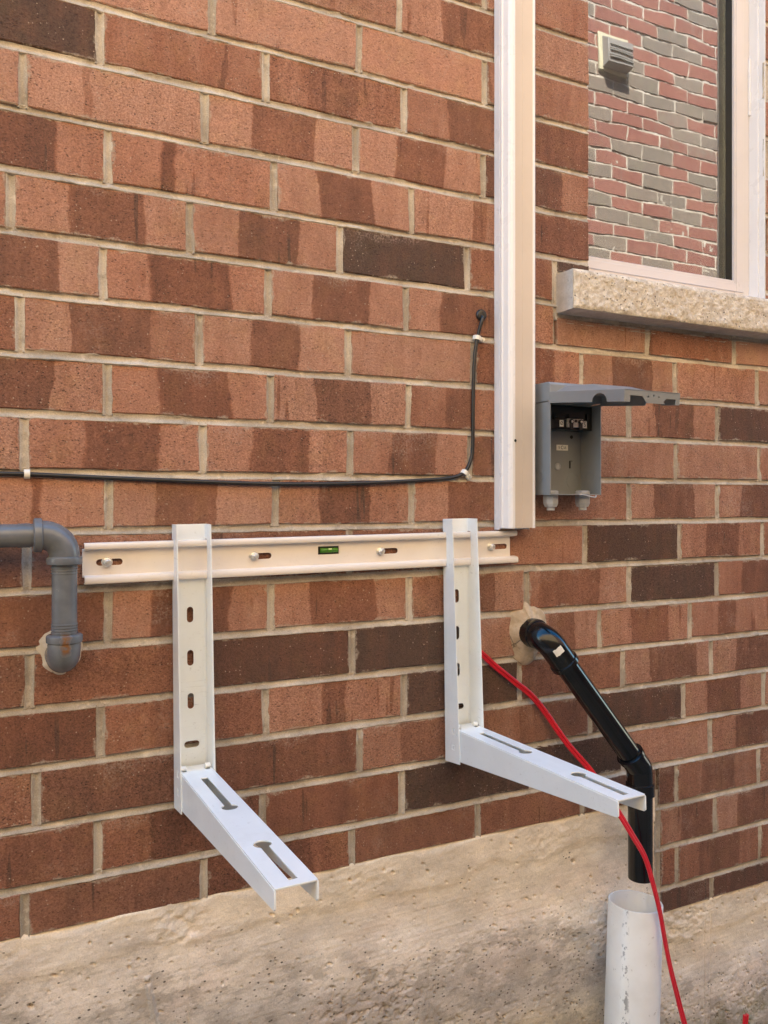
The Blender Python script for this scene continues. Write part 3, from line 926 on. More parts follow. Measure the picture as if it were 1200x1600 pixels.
def bed_strip(z, x0, x1, seed):
    n = max(2, int((x1 - x0) / 0.0032))
    x = np.linspace(x0, x1, n)
    X = x[:, None] + 0 * PROF[None, :]
    edge = 0.0009 * fbm(X * 70, X * 0 + np.sign(PROF) * 3.0, seed, 3) * (np.abs(PROF) > 0.004)
    Z = z + PROF[None, :] * 1.0 + edge + 0.0008 * vnoise(X * 9, X * 0, seed + 5)
    Y = DEEP[None, :] + 0.0011 * fbm(X * 110, Z * 260, seed + 9, 3) + 0.0010 * fbm(X * 16, Z * 0, seed + 11, 2)
    lump = np.clip(fbm(X * 34, Z * 90, seed + 17, 3) - 0.30, 0, 1) * 0.007
    return grid_mesh('m', np.stack([X, Y - lump, Z], -1))


def head_strip(x, z0, z1, seed):
    n = max(2, int((z1 - z0) / 0.0032))
    z = np.linspace(z0 - 0.003, z1 + 0.003, n)
    Z = z[:, None] + 0 * PROF[None, :]
    edge = 0.0009 * fbm(Z * 70, Z * 0 + np.sign(PROF) * 3.0, seed, 3) * (np.abs(PROF) > 0.004)
    X = x + PROF[None, :] * 1.04 + edge
    Y = DEEPV[None, :] + 0.0006 + 0.0011 * fbm(X * 260, Z * 110, seed + 9, 3)
    lump = np.clip(fbm(X * 90, Z * 34, seed + 17, 3) - 0.34, 0, 1) * 0.007
    return grid_mesh('m', np.stack([X, Y - lump, Z], -1))


for z, ci in beds:
    segs = [(XMIN, XMAX)]
    if SILL[2] - 0.004 < z < SILL[3] + 0.004: segs = [(XMIN, SILL[0]), (SILL[1], XMAX)]
    elif OPEN[2] <= z < OPEN[3]: segs = [(XMIN, OPEN[0] - 0.001), (OPEN[1] + 0.001, XMAX)]
    elif z < LEFT_TOP: segs = [(STEP_X - 0.004, XMAX)]
    if z < RIGHT_TOP: continue
    for s in segs: parts.append(bed_strip(z, s[0], s[1], 40 + ci * 7))
for i, (x, z0, z1) in enumerate(heads):
    if x < XMIN or x > XMAX: continue
    zm = (z0 + z1) / 2
    a = max(z0, (LEFT_TOP if x < STEP_X else RIGHT_TOP) - 0.004)
    if z1 - a < 0.015 or (OPEN[0] - 0.004 < x < OPEN[1] + 0.004 and OPEN[2] - 0.02 < zm < OPEN[3]): continue
    if SILL[0] < x < SILL[1] and SILL[2] < zm < SILL[3]: continue
    parts.append(head_strip(x, a, z1, 900 + i * 5))
parts.append(head_strip(STEP_X + 0.004, RIGHT_TOP, LEFT_TOP + 0.01, 7777))
parts.append(head_strip(SILL[0] - 0.004, SILL[2] - 0.01, SILL[3] + 0.02, 7781))
parts.append(bed_strip(SILL[2] - 0.006, SILL[0] - 0.004, SILL[1], 7791))
parts.append(bed_strip(SILL[2] - 0.012, SILL[0] + 0.01, SILL[1], 7795))
parts.append(bed_strip(SILL[3] + 0.004, SILL[0], OPEN[0], 7799))


def quad(x0, x1, z0, z1, y):
    return np.array([(x0, y, z0), (x1, y, z0), (x1, y, z1), (x0, y, z1)], float), np.array([[0, 1, 2, 3]])


for q in ((XMIN, OPEN[0] - 0.004, RIGHT_TOP, 2.72), (OPEN[1] + 0.004, XMAX, RIGHT_TOP, 2.72), (OPEN[0] - 0.004, OPEN[1] + 0.004, RIGHT_TOP, OPEN[2] - 0.01), (OPEN[0] - 0.004, OPEN[1] + 0.004, OPEN[3] + 0.004, 2.72)):
    parts.append(quad(*q, 0.0098))
for xj in (OPEN[0] - 0.0035, OPEN[1] + 0.0035):
    v = np.array([(xj, 0.006, OPEN[2]), (xj, 0.1, OPEN[2]), (xj, 0.1, OPEN[3]), (xj, 0.006, OPEN[3])], float)
    parts.append((v, np.array([[0, 1, 2, 3]])))
mortar = mesh_np('mortar', parts, M_MORTAR, house)
tag(mortar, kind='stuff')

# poured foundation: one displaced sheet, its top steps down on the right
rp = random.Random(21)
PITS = [(rp.uniform(XMIN, XMAX), rp.betavariate(1.3, 1.5) * 0.60, rp.choice((0.0011, 0.0011, 0.0014, 0.0014, 0.0018, 0.0024)), rp.uniform(0.7, 2.2)) for _ in range(1700)]


PITS += [(rp.uniform(XMIN, XMAX), rp.uniform(0.25, 0.55), rp.uniform(0.0028, 0.0048), rp.uniform(0.5, 1.5)) for _ in range(24)]


def conc_y(X, Z):
    top = np.where(X < STEP_X, LEFT_TOP, RIGHT_TOP)
    d = top - Z
    y = 0.0040 + 0.0028 * fbm(X * 5, Z * 7, 51, 3) + 0.0005 * fbm(X * 22, Z * 30, 57, 4) + 0.0005 * fbm(X * 130, Z * 170, 58, 3)
    parge = 1 / (1 + np.exp((d - 0.070 - 0.022 * fbm(X * 9, X * 0, 61, 3)) / 0.004))
    y += -0.0035 * parge + 0.0038 * parge * fbm(X * 60, Z * 80, 67, 4) * np.clip(0.15 + fbm(X * 7, Z * 7, 70, 2) * 2.2, 0, 1.3)
    y += 0.00022 * vnoise(X * 14, Z * 260, 71) * np.clip(d * 10, 0, 1)
    edge = np.clip(1 - d / (0.012 + 0.010 * vnoise(X * 26, Z * 0, 73)), 0, 1)
    y += 0.0075 * edge ** 2 + 0.004 * edge * np.abs(fbm(X * 75, Z * 75, 74, 3))
    low = np.clip((d - 0.16) / 0.12, 0, 1) * np.clip(0.5 + 1.5 * fbm(X * 5, Z * 9, 75, 3), 0, 1)
    y += low * 0.0090 * np.clip(fbm(X * 95, Z * 120, 77, 3) - 0.12, 0, 1)
    # upright board seams left by the form
    for sx_, w in ((0.296, 0.0015), (0.74, 0.0013), (1.452, 0.0020), (1.470, 0.0016)):
        y += 0.0016 * np.exp(-((X - sx_ - 0.002 * vnoise(Z * 25, Z * 0, 81)) / w) ** 2) * (0.5 + 0.5 * vnoise(Z * 30, X * 3, 83))
    for sx_, sz in ((0.235, 0.47),):   # trowel ridge
        y += -0.004 * np.exp(-(((X - sx_) - 0.5 * (sz - Z) * 0.35) / 0.004) ** 2) * (np.abs(Z - sz + 0.035) < 0.06)
    return y


def conc_grid(x0, x1, z0, z1, st=0.0017):
    x = np.linspace(x0, x1, int((x1 - x0) / st)); z = np.linspace(z0, z1, int((z1 - z0) / st))
    X, Z = np.meshgrid(x, z, indexing='ij')
    Y = conc_y(X, Z)
    for px, pz, r, asp in PITS:
        if not (x0 - 0.02 < px < x1 + 0.02 and z0 - 0.02 < pz < z1 + 0.02): continue
        i0, i1 = np.searchsorted(x, (px - 4 * r * asp, px + 4 * r * asp)); j0, j1 = np.searchsorted(z, (pz - 4 * r, pz + 4 * r))
        if i1 <= i0 or j1 <= j0: continue
        sx_ = X[i0:i1, j0:j1]; sz = Z[i0:i1, j0:j1]
        Y[i0:i1, j0:j1] += min(2.6 * r, 0.0065) * np.exp(-(((sx_ - px) / (r * asp)) ** 2 + ((sz - pz + 0.4 * (sx_ - px)) / r) ** 2) ** 2)
    top = np.where(x[0] < STEP_X - 0.01, LEFT_TOP, RIGHT_TOP)
    Z[:, -1] += 0.003 * fbm(x * 40, x * 0, 91, 3)
    P = np.stack([X, Y, Z], -1)
    P[:, -1, 1] = np.minimum(P[:, -1, 1], 0.009)
    back = P[:, -1:].copy(); back[:, :, 1] = 0.06
    P = np.concatenate([P, back], 1)
    return grid_mesh('c', P)


foundation = mesh_np('foundation', [conc_grid(XMIN, STEP_X, -0.06, LEFT_TOP), conc_grid(STEP_X, XMAX, -0.06, RIGHT_TOP)], M_CONC, house)
foundation['label'] = 'rough beige concrete foundation with a step down behind the drain pipe'

# window sill: rock-faced front, sawn ends
nx, nz = 380, 46
sx_ = np.linspace(SILL[0] + 0.0005, SILL[1] - 0.0005, nx); sz_ = np.linspace(SILL[2] + 0.0005, SILL[3] - 0.0005, nz)
SX, SZ = np.meshgrid(sx_, sz_, indexing='ij')
e = np.minimum(np.minimum((SZ - SILL[2]) / 0.008, (SILL[3] - SZ) / 0.008), np.minimum((SX - SILL[0]) / 0.01, (SILL[1] - SX) / 0.01))
e = np.clip(e, 0, 1) ** 0.6
SY = -0.0500 - 0.0040 * e - e * (0.0026 * fbm(SX * 40, SZ * 46, 131, 5) + 0.0014 * fbm(SX * 190, SZ * 210, 135, 2)) + 0.0006 * fbm(SX * 70, SZ * 60, 139, 3)
P = np.stack([SX, SY, SZ + (1 - e) * 0.0012 * fbm(SX * 60, SZ * 0, 141, 3)], -1)
b = MB()
b.box(SILL[0], SILL[1], -0.0495, 0.0, SILL[2], SILL[3])
b.add([(SILL[0], 0.0, SILL[2]), (SILL[1], 0.0, SILL[2]), (SILL[1], 0.085, SILL[2]), (SILL[0], 0.085, SILL[2]),
       (SILL[0], 0.0, SILL[3]), (SILL[1], 0.0, SILL[3]), (SILL[1], 0.085, SILL[3] + 0.010), (SILL[0], 0.085, SILL[3] + 0.010)],
      [(3, 2, 1, 0), (4, 5, 6, 7), (0, 4, 7, 3), (1, 2, 6, 5)])
sill = b.build('window_sill', M_SILLTOP, house, smooth=False)
face = mesh_np('rock_face', [grid_mesh('s', P)], M_SILL, sill)

# window
b = MB()
x0, x1, z0, z1 = OPEN
b.box(x1 - 0.0022, x1 - 0.0002, -0.0005, 0.0165, z0 + 0.001, z1)            # caulked stop on the jamb
b.box(x1 - 0.0050, x1 - 0.0004, 0.0165, 0.052, z0 + 0.001, z1)
b.box(x0 + 0.0004, x0 + 0.0040, 0.0165, 0.052, z0 + 0.001, z1)
b.box(x0 + 0.0004, x1 - 0.0004, 0.0225, 0.055, z0 + 0.004, z0 + 0.0170)
b.box(x0 + 0.0004, x1 - 0.0004, 0.0165, 0.055, z1 - 0.012, z1)
window = b.build('window', M_VINYLW, house, bevel=0.0008)
gx0, gx1, gz0 = 1.1490, 1.5920, 1.7660
b = MB()
b.box(x0 + 0.0045, gx0, 0.0410, 0.075, z0 + 0.0175, z1 - 0.0125)
b.box(gx1, x1 - 0.0054, 0.0410, 0.075, z0 + 0.0175, z1 - 0.0125)
b.box(gx0, gx1, 0.0412, 0.075, z0 + 0.0175, gz0)
b.box(gx0, gx1, 0.0412, 0.075, z1 - 0.06, z1 - 0.0125)
b.box(gx1 + 0.0045, gx1 + 0.0290, 0.0388, 0.0409, gz0 - 0.0260, z1 - 0.02)     # raised sash moulding
b.box(x0 + 0.01, gx1 + 0.0045, 0.0389, 0.0411, gz0 - 0.0260, gz0 - 0.0080)
sash = b.build('sash_frame', M_SASH, window, bevel=0.0007)
b = MB()
b.box(gx1 - 0.0012, gx1 - 0.0001, 0.0475, 0.0655, gz0, z1 - 0.06)
b.box(gx0 + 0.0001, gx0 + 0.0012, 0.0475, 0.0655, gz0, z1 - 0.06)
b.box(gx0 + 0.0012, gx1 - 0.0012, 0.056, 0.0655, gz0 + 0.0001, gz0 + 0.0012)
gasket = b.build('gasket', M_GASKET, window, smooth=False)
b = MB(); b.box(gx0 + 0.0013, gx1 - 0.0013, 0.0660, 0.0700, gz0 + 0.0013, z1 - 0.0605)
pane = b.build('pane', M_GLASS, window, smooth=False)
# latch on the frame edge
b = MB(); b.box(x1 - 0.0100, x1 - 0.0051, 0.036, 0.0405, 2.165, 2.30)
b.build('sash_stop', M_VINYLW, window, bevel=0.0007)

# the rest of the house as far as light and reflections need it
b = MB()
H = 5.8
b.box(-14, XMIN, 0.0, 0.30, 0.353, H); b.box(XMAX, 10, 0.0, 0.30, 0.353, H)
b.box(XMIN, XMAX, 0.0, 0.30, 2.722, H)
ext = b.build('upper_wall', M_FAR, house, smooth=False)
b = MB(); b.box(-14, XMIN, 0.003, 0.30, -0.1, 0.352); b.box(XMAX, 10, 0.003, 0.30, -0.1, 0.352)
b.build('foundation_continuation', M_CONC, house, smooth=False)
b = MB()
b.box(XMIN, OPEN[0] - 0.006, 0.091, 0.30, 0.0, 2.722); b.box(OPEN[1] + 0.006, XMAX, 0.091, 0.30, 0.0, 2.722)
b.box(OPEN[0] - 0.006, OPEN[1] + 0.006, 0.091, 0.30, 0.0, OPEN[2] + 0.02); b.box(OPEN[0] - 0.006, OPEN[1] + 0.006, 0.091, 0.30, OPEN[3], 2.722)
b.box(-14, -13.7, 0.3, 8, 0, H); b.box(9.7, 10, 0.3, 8, 0, H); b.box(-14, 10, 7.7, 8, 0, H)
b.box(-13.7, 9.7, 0.3, 7.7, 0.2, 0.3)
b.build('inner_wall', M_DARKROOM, house, smooth=False)
b = MB(); b.box(-14.2, 10.2, -0.02, 8.2, H, H + 0.2)
b.build('roof', M_ROOF, house, smooth=False)


# sealing mortar where the drain pipe leaves the wall, sealant where the gas pipe enters
def blob(name, outline, mid, bulge, mat, seed, y_edge=0.0030, power=1.25):
    n = len(outline)
    K = 14
    pts = []
    oc = [Vector((a, 0, c)) for a, c in outline]
    ring = catmull(oc + [oc[0]], 6)[:-1]
    cx, cz = mid
    A = np.array([(p.x, p.z) for p in ring])
    t = np.linspace(1, 0.0, K)
    X = cx + (A[None, :, 0] - cx) * t[:, None]; Z = cz + (A[None, :, 1] - cz) * t[:, None]
    X = X + 0.0016 * fbm(A[None, :, 0] * 160 + 0 * X, A[None, :, 1] * 160 + 0 * X, seed, 3) * t[:, None]
    Y = y_edge - bulge * (1 - t[:, None] ** power) * (1 + 0 * X) - (0.0060 * fbm(X * 60, Z * 60, seed + 3, 5) + 0.003) * (1 - t[:, None] ** 8)
    P = np.stack([X, Y, Z], -1)
    P = np.concatenate([P, P[:, :1]], 1)
    return mesh_np(name, [grid_mesh('b', P)], mat, house)


blob('pipe_sealing_mortar', [(0.917, 1.000), (0.9218, 1.022), (0.934, 1.031), (0.950, 1.034), (0.952, 1.044), (0.963, 1.046), (0.972, 1.039), (0.985, 1.036), (1.006, 1.022), (1.012, 1.000), (1.011, 0.978), (0.995, 0.958),
                             (0.985, 0.935), (0.969, 0.920), (0.948, 0.920), (0.933, 0.935), (0.925, 0.958), (0.919, 0.980)], (0.960, 0.985), 0.026, M_PATCH, 301, power=2.0)
blob('gas_pipe_sealant', [(0.0680, 1.0330), (0.0705, 1.0440), (0.0790, 1.0520), (0.105, 1.058), (0.130, 1.049), (0.1355, 1.0249), (0.1330, 1.0040), (0.120, 0.990), (0.1047, 0.9820), (0.0880, 0.9880), (0.0765, 0.9980), (0.0725, 1.015)], (0.1035, 1.02), 0.008, M_FOAM, 333, power=3.0)
# ------------------------------------------------------------------ neighbouring house across the side yard (seen in the window glass)
NY = -2.48
nb = thing('neighbour_house', (3.9, NY, 0), 'house of red and grey tumbled bricks with pale mortar, mirrored in the window glass', 'house')
NVAR = [brick_mesh(60 + i, 'neighbour_brick', 0.0029, 0.08, 0.2516, 0.075) for i in range(6)]
for me in NVAR: me.materials.append(M_NBRICK)
rn = random.Random(77)
NX0, NX1, NZ0, NZ1 = 2.75, 5.25, 2.36, 4.67
k = 0
z = NZ0
row = 0
while z < NZ1 - 0.02:
    x = NX0 + (0 if row % 2 == 0 else -0.1316) + rn.uniform(-0.012, 0.012)
    while x < NX1 - 0.02:
        a, b_ = max(x, NX0), min(x + 0.2516, NX1)
        if b_ - a > 0.03:
            o = bpy.data.objects.new('neighbour_brick', NVAR[k % len(NVAR)])
            COL.objects.link(o); o.parent = nb
            o.location = ((a + b_) / 2 - 3.9, rn.uniform(-0.003, 0.002), z + 0.0445)
            o.rotation_euler = (rn.uniform(-0.01, 0.01), rn.uniform(-0.008, 0.008), math.pi + rn.uniform(-0.006, 0.006))
            o.scale = ((b_ - a) / 0.2516, 1, 1)
            dark = rn.random() < 0.32
            tn = rn.uniform(0.75, 1.0) if dark else rn.uniform(0.0, 0.48)
            set_tone(o, (tn, 0.0, tn, 1.0, tn), rn, b_ - a, 0.075)
            k += 1
        x += 0.2631
    z += 0.089; row += 1
print('neighbour bricks', k)
X, Z = np.meshgrid(np.linspace(NX0, NX1, 230), np.linspace(NZ0, NZ1 + 0.01, 215), indexing='ij')
Y = -0.0050 + 0.0045 * fbm(X * 40, Z * 40, 401, 3)
nm = mesh_np('neighbour_mortar', [grid_mesh('n', np.stack([X - 3.9, Y, Z], -1))], M_NMORTAR, nb)
tag(nm, kind='stuff')
b = MB(); H2 = 5.0
b.box(-1.45, NX0 - 3.9, -0.3, 0.0, -0.1, H2); b.box(NX1 - 3.9, 7.5, -0.3, 0.0, -0.1, H2)
b.box(NX0 - 3.9, NX1 - 3.9, -0.3, 0.0, -0.1, NZ0); b.box(NX0 - 3.9, NX1 - 3.9, -0.3, 0.0, NZ1 + 0.003, H2)
b.box(NX0 - 3.9, NX1 - 3.9, -0.3, -0.1, NZ0, NZ1)
b.build('neighbour_upper_wall', M_NFAR, nb, smooth=False)
b = MB(); b.box(-18, -1.45, -0.3, 0.004, -0.1, H2)
b.build('bounce_wall', painted('cream_bounce_paint', (0.70, 0.54, 0.315), 0.9, 0.06, 3), nb, smooth=False)  # invented cream stretch, out of view, to bounce warm light
b = MB(); b.box(-18, 7.7, -9, -0.25, H2, H2 + 0.2)
b.build('neighbour_roof', M_ROOF, nb, smooth=False)

# dryer vent on the neighbour's wall
M_VENT = painted('weathered_grey_vent_plastic', (0.30, 0.28, 0.26), 0.5, 0.1, 30)
M_VENTP = painted('sun_toned_vent_flange', (0.66, 0.62, 0.44), 0.5, 0.05, 30)  # yellow put into the flange colour for the sun on it
vt = thing('vent_hood', (3.54, NY, 4.03), 'grey louvred dryer vent hood with a flange toned sunlit yellow mirrored in the window', 'vent')
b = MB(); b.box(-0.125, 0.115, 0.003, 0.018, -0.115, 0.125)
b.build('flange', M_VENTP, vt, bevel=0.003)
b = MB()
b.add([(-0.10, 0.018, 0.10), (0.10, 0.018, 0.10), (0.10, 0.075, 0.065), (-0.10, 0.075, 0.065), (-0.10, 0.018, -0.10), (0.10, 0.018, -0.10), (0.10, 0.075, -0.085), (-0.10, 0.075, -0.085)],
      [(0, 3, 2, 1), (0, 4, 7, 3), (1, 2, 6, 5), (0, 1, 5, 4), (3, 7, 6, 2), (4, 5, 6, 7)])
b.build('hood', M_VENT, vt, bevel=0.004)
for i in range(3):
    b = MB(); b.box(-0.092, 0.092, 0.0755, 0.088, 0.012 - i * 0.038, 0.018 - i * 0.038)
    b.box(-0.092, 0.092, 0.0755, 0.080, -0.010 - i * 0.038, 0.010 - i * 0.038)
    b.build('louvre', M_VENT, vt, bevel=0.001)


# ------------------------------------------------------------------ conduit cover running down the wall
cov = thing('line_cover', (0.8859, 0, 1.19), 'tall cream vinyl line cover running straight down the brick wall left of the window', 'line cover')
W, D = 0.0765, 0.0435
LEN = 1.75
prof = [(0.0, -0.001), (0.0, -0.0185), (-0.0012, -0.0195), (-0.0012, -0.0245), (0.0012, -0.0262), (0.0030, -0.0300), (0.0052, -0.0375), (0.0088, -0.0415), (0.0135, -0.0436), (0.0195, -0.0428),
        (0.0300, -0.0422), (0.0372, -0.0423), (0.0380, -0.0418), (0.0388, -0.0423), (0.0560, -0.0422), (0.0640, -0.0430), (0.0690, -0.0432), (0.0722, -0.0412), (0.0740, -0.0370), (0.0745, -0.0010)]
prof = [(x * 0.906, y) for x, y in prof]
inner = [(x + (0.0018 if i < 9 else (-0.0018 if i > 15 else 0)), y + (0.0018 if 7 < i < 18 else 0)) for i, (x, y) in enumerate(prof)]
def shell(i0, i1, z0, name, m):
    b = MB(); b.prism(prof[i0:i1 + 1] + inner[i0:i1 + 1][::-1], z0, LEN)
    b.build(name, m, cov, angle=22)
shell(9, 15, 0.004, 'front_cover', M_VINYL)
shell(0, 9, 0.0035, 'sky_lit_rail', M_VINYLW)  # white vinyl on both edges paints the sky light they catch
shell(15, 19, 0.0035, 'sky_lit_rail', M_VINYLW)
b = MB()
b.box(0.0022, 0.0648, -0.0040, -0.0014, 0.0, LEN); b.box(-0.0016, -0.0002, -0.0188, -0.0006, 0.0, LEN); b.box(0.0632, 0.0647, -0.024, -0.0040, 0.0, LEN)
b.build('base_track', M_VINYLW, cov, bevel=0.0004)
b = MB(); b.lathe([(0.0028, 0), (0.0024, 0.0006)], Matrix.Translation((0.0178, -0.0431, 0.170)) @ Matrix.Rotation(R(90), 4, 'X'), 12)
b.build('screw_hole', M_INK, cov)


# ------------------------------------------------------------------ mounting rail
rail = thing('mounting_rail', (0.1335, 0, 1.1515), 'long cream steel mounting rail bolted across the brick wall, bubble vial in its middle', 'rail', rot=(0, -R(0.40), 0))
XZ = Matrix(((1, 0, 0, 0), (0, 0, 1, 0), (0, 1, 0, 0), (0, 0, 0, 1)))     # sheet xy -> wall xz, thickness along y
SL = [0.0395, 0.2800, 0.5187, 0.7570]
b = MB()
holes = [slot(x, 0.0005, 0.0392, 0.0100) for x in SL]
holes.append([(0.3835, -0.0010), (0.4225, -0.0010), (0.4225, 0.0128), (0.3835, 0.0128)])
b.plate([(0.0, -0.0215), (0.7835, -0.0215), (0.7835, 0.0220), (0.0, 0.0220)], holes, 0.002, Matrix.Translation((0, -0.0055, 0)) @ XZ)
# upper and lower lips, rolled outward
def lip(z_in, z_out, x0, x1):
    s = 1 if z_out > z_in else -1
    p = [(-0.0050, z_in - s * 0.0012), (-0.0140, z_in), (-0.0168, z_in + s * 0.0012), (-0.0178, z_in + s * 0.0036), (-0.0178, z_out - s * 0.0030), (-0.0166, z_out - s * 0.0008), (-0.0140, z_out), (-0.0075, z_out)]
    q = [(y + (0.0018 if i > 1 else 0.0010), z + (s * 0.0018 if i < 3 else (-s * 0.0018 if i > 4 else 0))) for i, (y, z) in enumerate(p)]
    poly = p + q[::-1]
    M = Matrix(((0, 0, 1, 0), (1, 0, 0, 0), (0, 1, 0, 0), (0, 0, 0, 1)))
    b.prism(poly, x0, x1, M)
lip(0.0205, 0.0312, 0.0022, 0.7930)
lip(-0.0195, -0.0316, 0.0022, 0.7950)
b.build('rail_profile', M_CREAM, rail, angle=30)
YA = Matrix.Rotation(R(90), 4, 'X')      # local z -> -y (out of the wall)
for i, x in enumerate((0.0357, 0.2690, 0.5030, 0.7387)):
    b = MB()
    T = Matrix.Translation((x, -0.0066, 0.0008))
    b.lathe([(0.0082, 0), (0.0084, 0.0012), (0.0080, 0.0016)], T @ YA, 24)
    b.lathe([(0.0066, 0.0016), (0.0066, 0.0030), (0.0056, 0.0036)], T @ YA @ Matrix.Rotation(0.3 * i, 4, 'Z'), 24)
    w = b.build('anchor_bolt', M_STEEL, rail, angle=40)
    b = MB()
    b.lathe([(0.0063, 0.0036), (0.0064, 0.0074), (0.0052, 0.0086)], T @ YA @ Matrix.Rotation(0.35 + 0.4 * i, 4, 'Z'), 6)
    b.build('hex_nut', M_STEEL, w, smooth=False, bevel=0.0004)
    b = MB()
    b.lathe([(0.0036, 0.0080), (0.0036, 0.0100 if i > 1 else 0.0128), (0.0030, 0.0106 if i > 1 else 0.0134)], T @ YA, 16)
    if i < 2: b.lathe([(0.0018, 0.0135), (0.0012, 0.0136)], T @ YA, 12)
    b.build('bolt_end', M_STEEL, w)


def vial_material():
    g = G('green_spirit_vial')
    return g.set((0.10, 0.32, 0.03), 0.06, None, 0, 0.5, Transmission_Weight=0.35, IOR=1.4)


b = MB(); b.box(0.3837, 0.4223, -0.0042, -0.0022, -0.0008, 0.0126)
hold = b.build('vial_holder', M_BLACKPLASTIC, rail, smooth=False)
b = MB(); b.lathe([(0.0012, -0.0165), (0.0040, -0.0160), (0.0043, -0.0145), (0.0043, 0.0145), (0.0040, 0.0160), (0.0012, 0.0165)], Matrix.Translation((0.4038, -0.0060, 0.0058)) @ Matrix.Rotation(R(90), 4, 'Y'), 20)
vial = b.build('level_vial', vial_material(), rail)
b = MB(); b.lathe([(0.0004, -0.0046), (0.0018, -0.0035), (0.0021, 0.0), (0.0018, 0.0035), (0.0004, 0.0046)], Matrix.Translation((0.4050, -0.0086, 0.0078)) @ Matrix.Rotation(R(90), 4, 'Y') @ Matrix.Scale(0.8, 4), 12)
b.build('bubble', painted('vial_bubble', (0.62, 0.72, 0.40), 0.1, 0, 30), vial)
for dx in (-0.0045, 0.0060):
    b = MB(); b.lathe([(0.00445, -0.0003), (0.00445, 0.0003)], Matrix.Translation((0.4038 + dx, -0.0060, 0.0058)) @ Matrix.Rotation(R(90), 4, 'Y'), 20, False, False)
    b.build('vial_line', M_INK, vial)

# ------------------------------------------------------------------ folding support brackets
YZ = Matrix(((0, 0, 1, 0), (1, 0, 0, 0), (0, 1, 0, 0), (0, 0, 0, 1)))     # sheet (a,b) -> (y,z), thickness along x


def bracket(xc, z0, tilt, arm_len, label, splay):
    t = thing('wall_bracket', (xc, 0, z0), label, 'bracket', 'brackets hooked on the mounting rail', rot=(0, tilt, 0))
    hw = 0.0264
    Hh = 0.4525
    b = MB()
    fl = [(-0.007, 0.002), (-0.0575, 0.0085), (-0.0405, Hh), (-0.007, Hh), (-0.007, 0.4285), (-0.0190, 0.4285), (-0.0190, 0.3645), (-0.007, 0.3645)]
    tabs = [[(-0.040, 0.030), (-0.030, 0.030), (-0.030, 0.041), (-0.040, 0.041)], [(-0.042, 0.059), (-0.032, 0.059), (-0.032, 0.070), (-0.042, 0.070)]]
    b.plate(fl, tabs, 0.0020, Matrix.Translation((-hw, 0, 0)) @ YZ)
    b.plate(fl, tabs, 0.0020, Matrix.Translation((hw, 0, 0)) @ YZ)
    for s in (-1, 1):                       # punched tabs bent inside the square windows
        for tb in tabs:
            y0, y1, zz0, zz1 = tb[0][0] + 0.0020, tb[1][0] - 0.0020, tb[0][1] + 0.0002, tb[2][1] - 0.0032
            b.box(s * hw - 0.0012 - 0.001 * s, s * hw + 0.0004 - 0.001 * s, y0, y1, zz0, zz1)
    hs = [slot(0, 0.3075, 0.0102, 0.0252), slot(0, 0.2382, 0.0102, 0.0252), slot(0, 0.1690, 0.0102, 0.0252), slot(0.0012, 0.0995, 0.0242, 0.0108)]
    b.plate([(-hw + 0.001, 0.004), (hw - 0.001, 0.004), (hw - 0.001, 0.3660), (-hw + 0.001, 0.3660)], hs, 0.002, Matrix.Translation((0, -0.0080, 0)) @ XZ)
    b.plate([(-hw + 0.001, 0.4265), (hw - 0.001, 0.4265), (hw - 0.001, Hh), (-hw + 0.001, Hh)], (), 0.002, Matrix.Translation((0, -0.0080, 0)) @ XZ)
    # rounded inner bends between web and flanges
    for s in (-1, 1):
        for a, c in ((0.004, 0.3640), (0.4290, Hh)):
            b.prism([(s * (hw - 0.0011), -0.0090), (s * (hw - 0.0011), -0.0122), (s * (hw - 0.0020), -0.0103), (s * (hw - 0.0042), -0.0090)][::s], a, c)
    b.build('upright', M_WHITE, t, angle=30)
    # arm: channel open below, rising slightly, tapering to the tip
    za, zt = 0.0682, 0.0682 + 0.0285 * (arm_len - 0.058)
    aw = 0.0246
    slope = math.atan(0.0285)
    M = Matrix.Translation((0, -0.058, za)) @ Matrix.Rotation(-slope, 4, 'X') @ Matrix.Rotation(splay, 4, 'Z')
    la = arm_len - 0.058
    k = la / 0.42
    out = [(-aw, 0.040), (aw, 0.040), (aw, -la + 0.0015), (aw - 0.0015, -la), (-aw + 0.0015, -la), (-aw, -la + 0.0015)]
    hs = [keyhole(0.001, -0.029 * k, -0.166 * k, 0.0104, 0.0112), keyhole(0.001, -0.407 * k, -0.303 * k, 0.0104, 0.0112),
          [(-aw + 0.003, 0.012), (-aw + 0.0095, 0.012), (-aw + 0.0095, 0.026), (-aw + 0.003, 0.026)], [(aw - 0.0105, 0.010), (aw - 0.003, 0.010), (aw - 0.003, 0.026), (aw - 0.0105, 0.026)]]
    b = MB()
    b.plate(out, hs, 0.0022, M)
    side = [(0.036, -0.0008), (-la + 0.001, -0.0008), (-la, -0.0030), (-la, -0.0205), (-la + 0.0030, -0.0232), (0.010, -0.0560), (0.036, -0.0560)]
    for s in (-1, 1):
        b.plate(side, (), 0.0022, M @ Matrix.Translation((s * (aw - 0.0003), 0, 0)) @ YZ)
    b.build('arm', M_WHITE, t, angle=30)
    for s in (-1, 1):
        b = MB(); b.tube([M @ Vector((s * (aw - 0.0095), 0.020, 0.0040)), M @ Vector((s * (aw - 0.0015), 0.020, 0.0040))], 0.0042, 14)
        b.build('hinge_roll', M_WHITE, t, angle=50)
    return t


bracket(0.2985, 0.7565, R(-0.45), 0.493, 'left of the two white folding brackets, hung on the rail beside the grey gas pipe', 0.004)
bracket(0.7985, 0.7600, R(-0.72), 0.466, 'right of the two white folding brackets, hung on the rail below the line cover', -0.004)


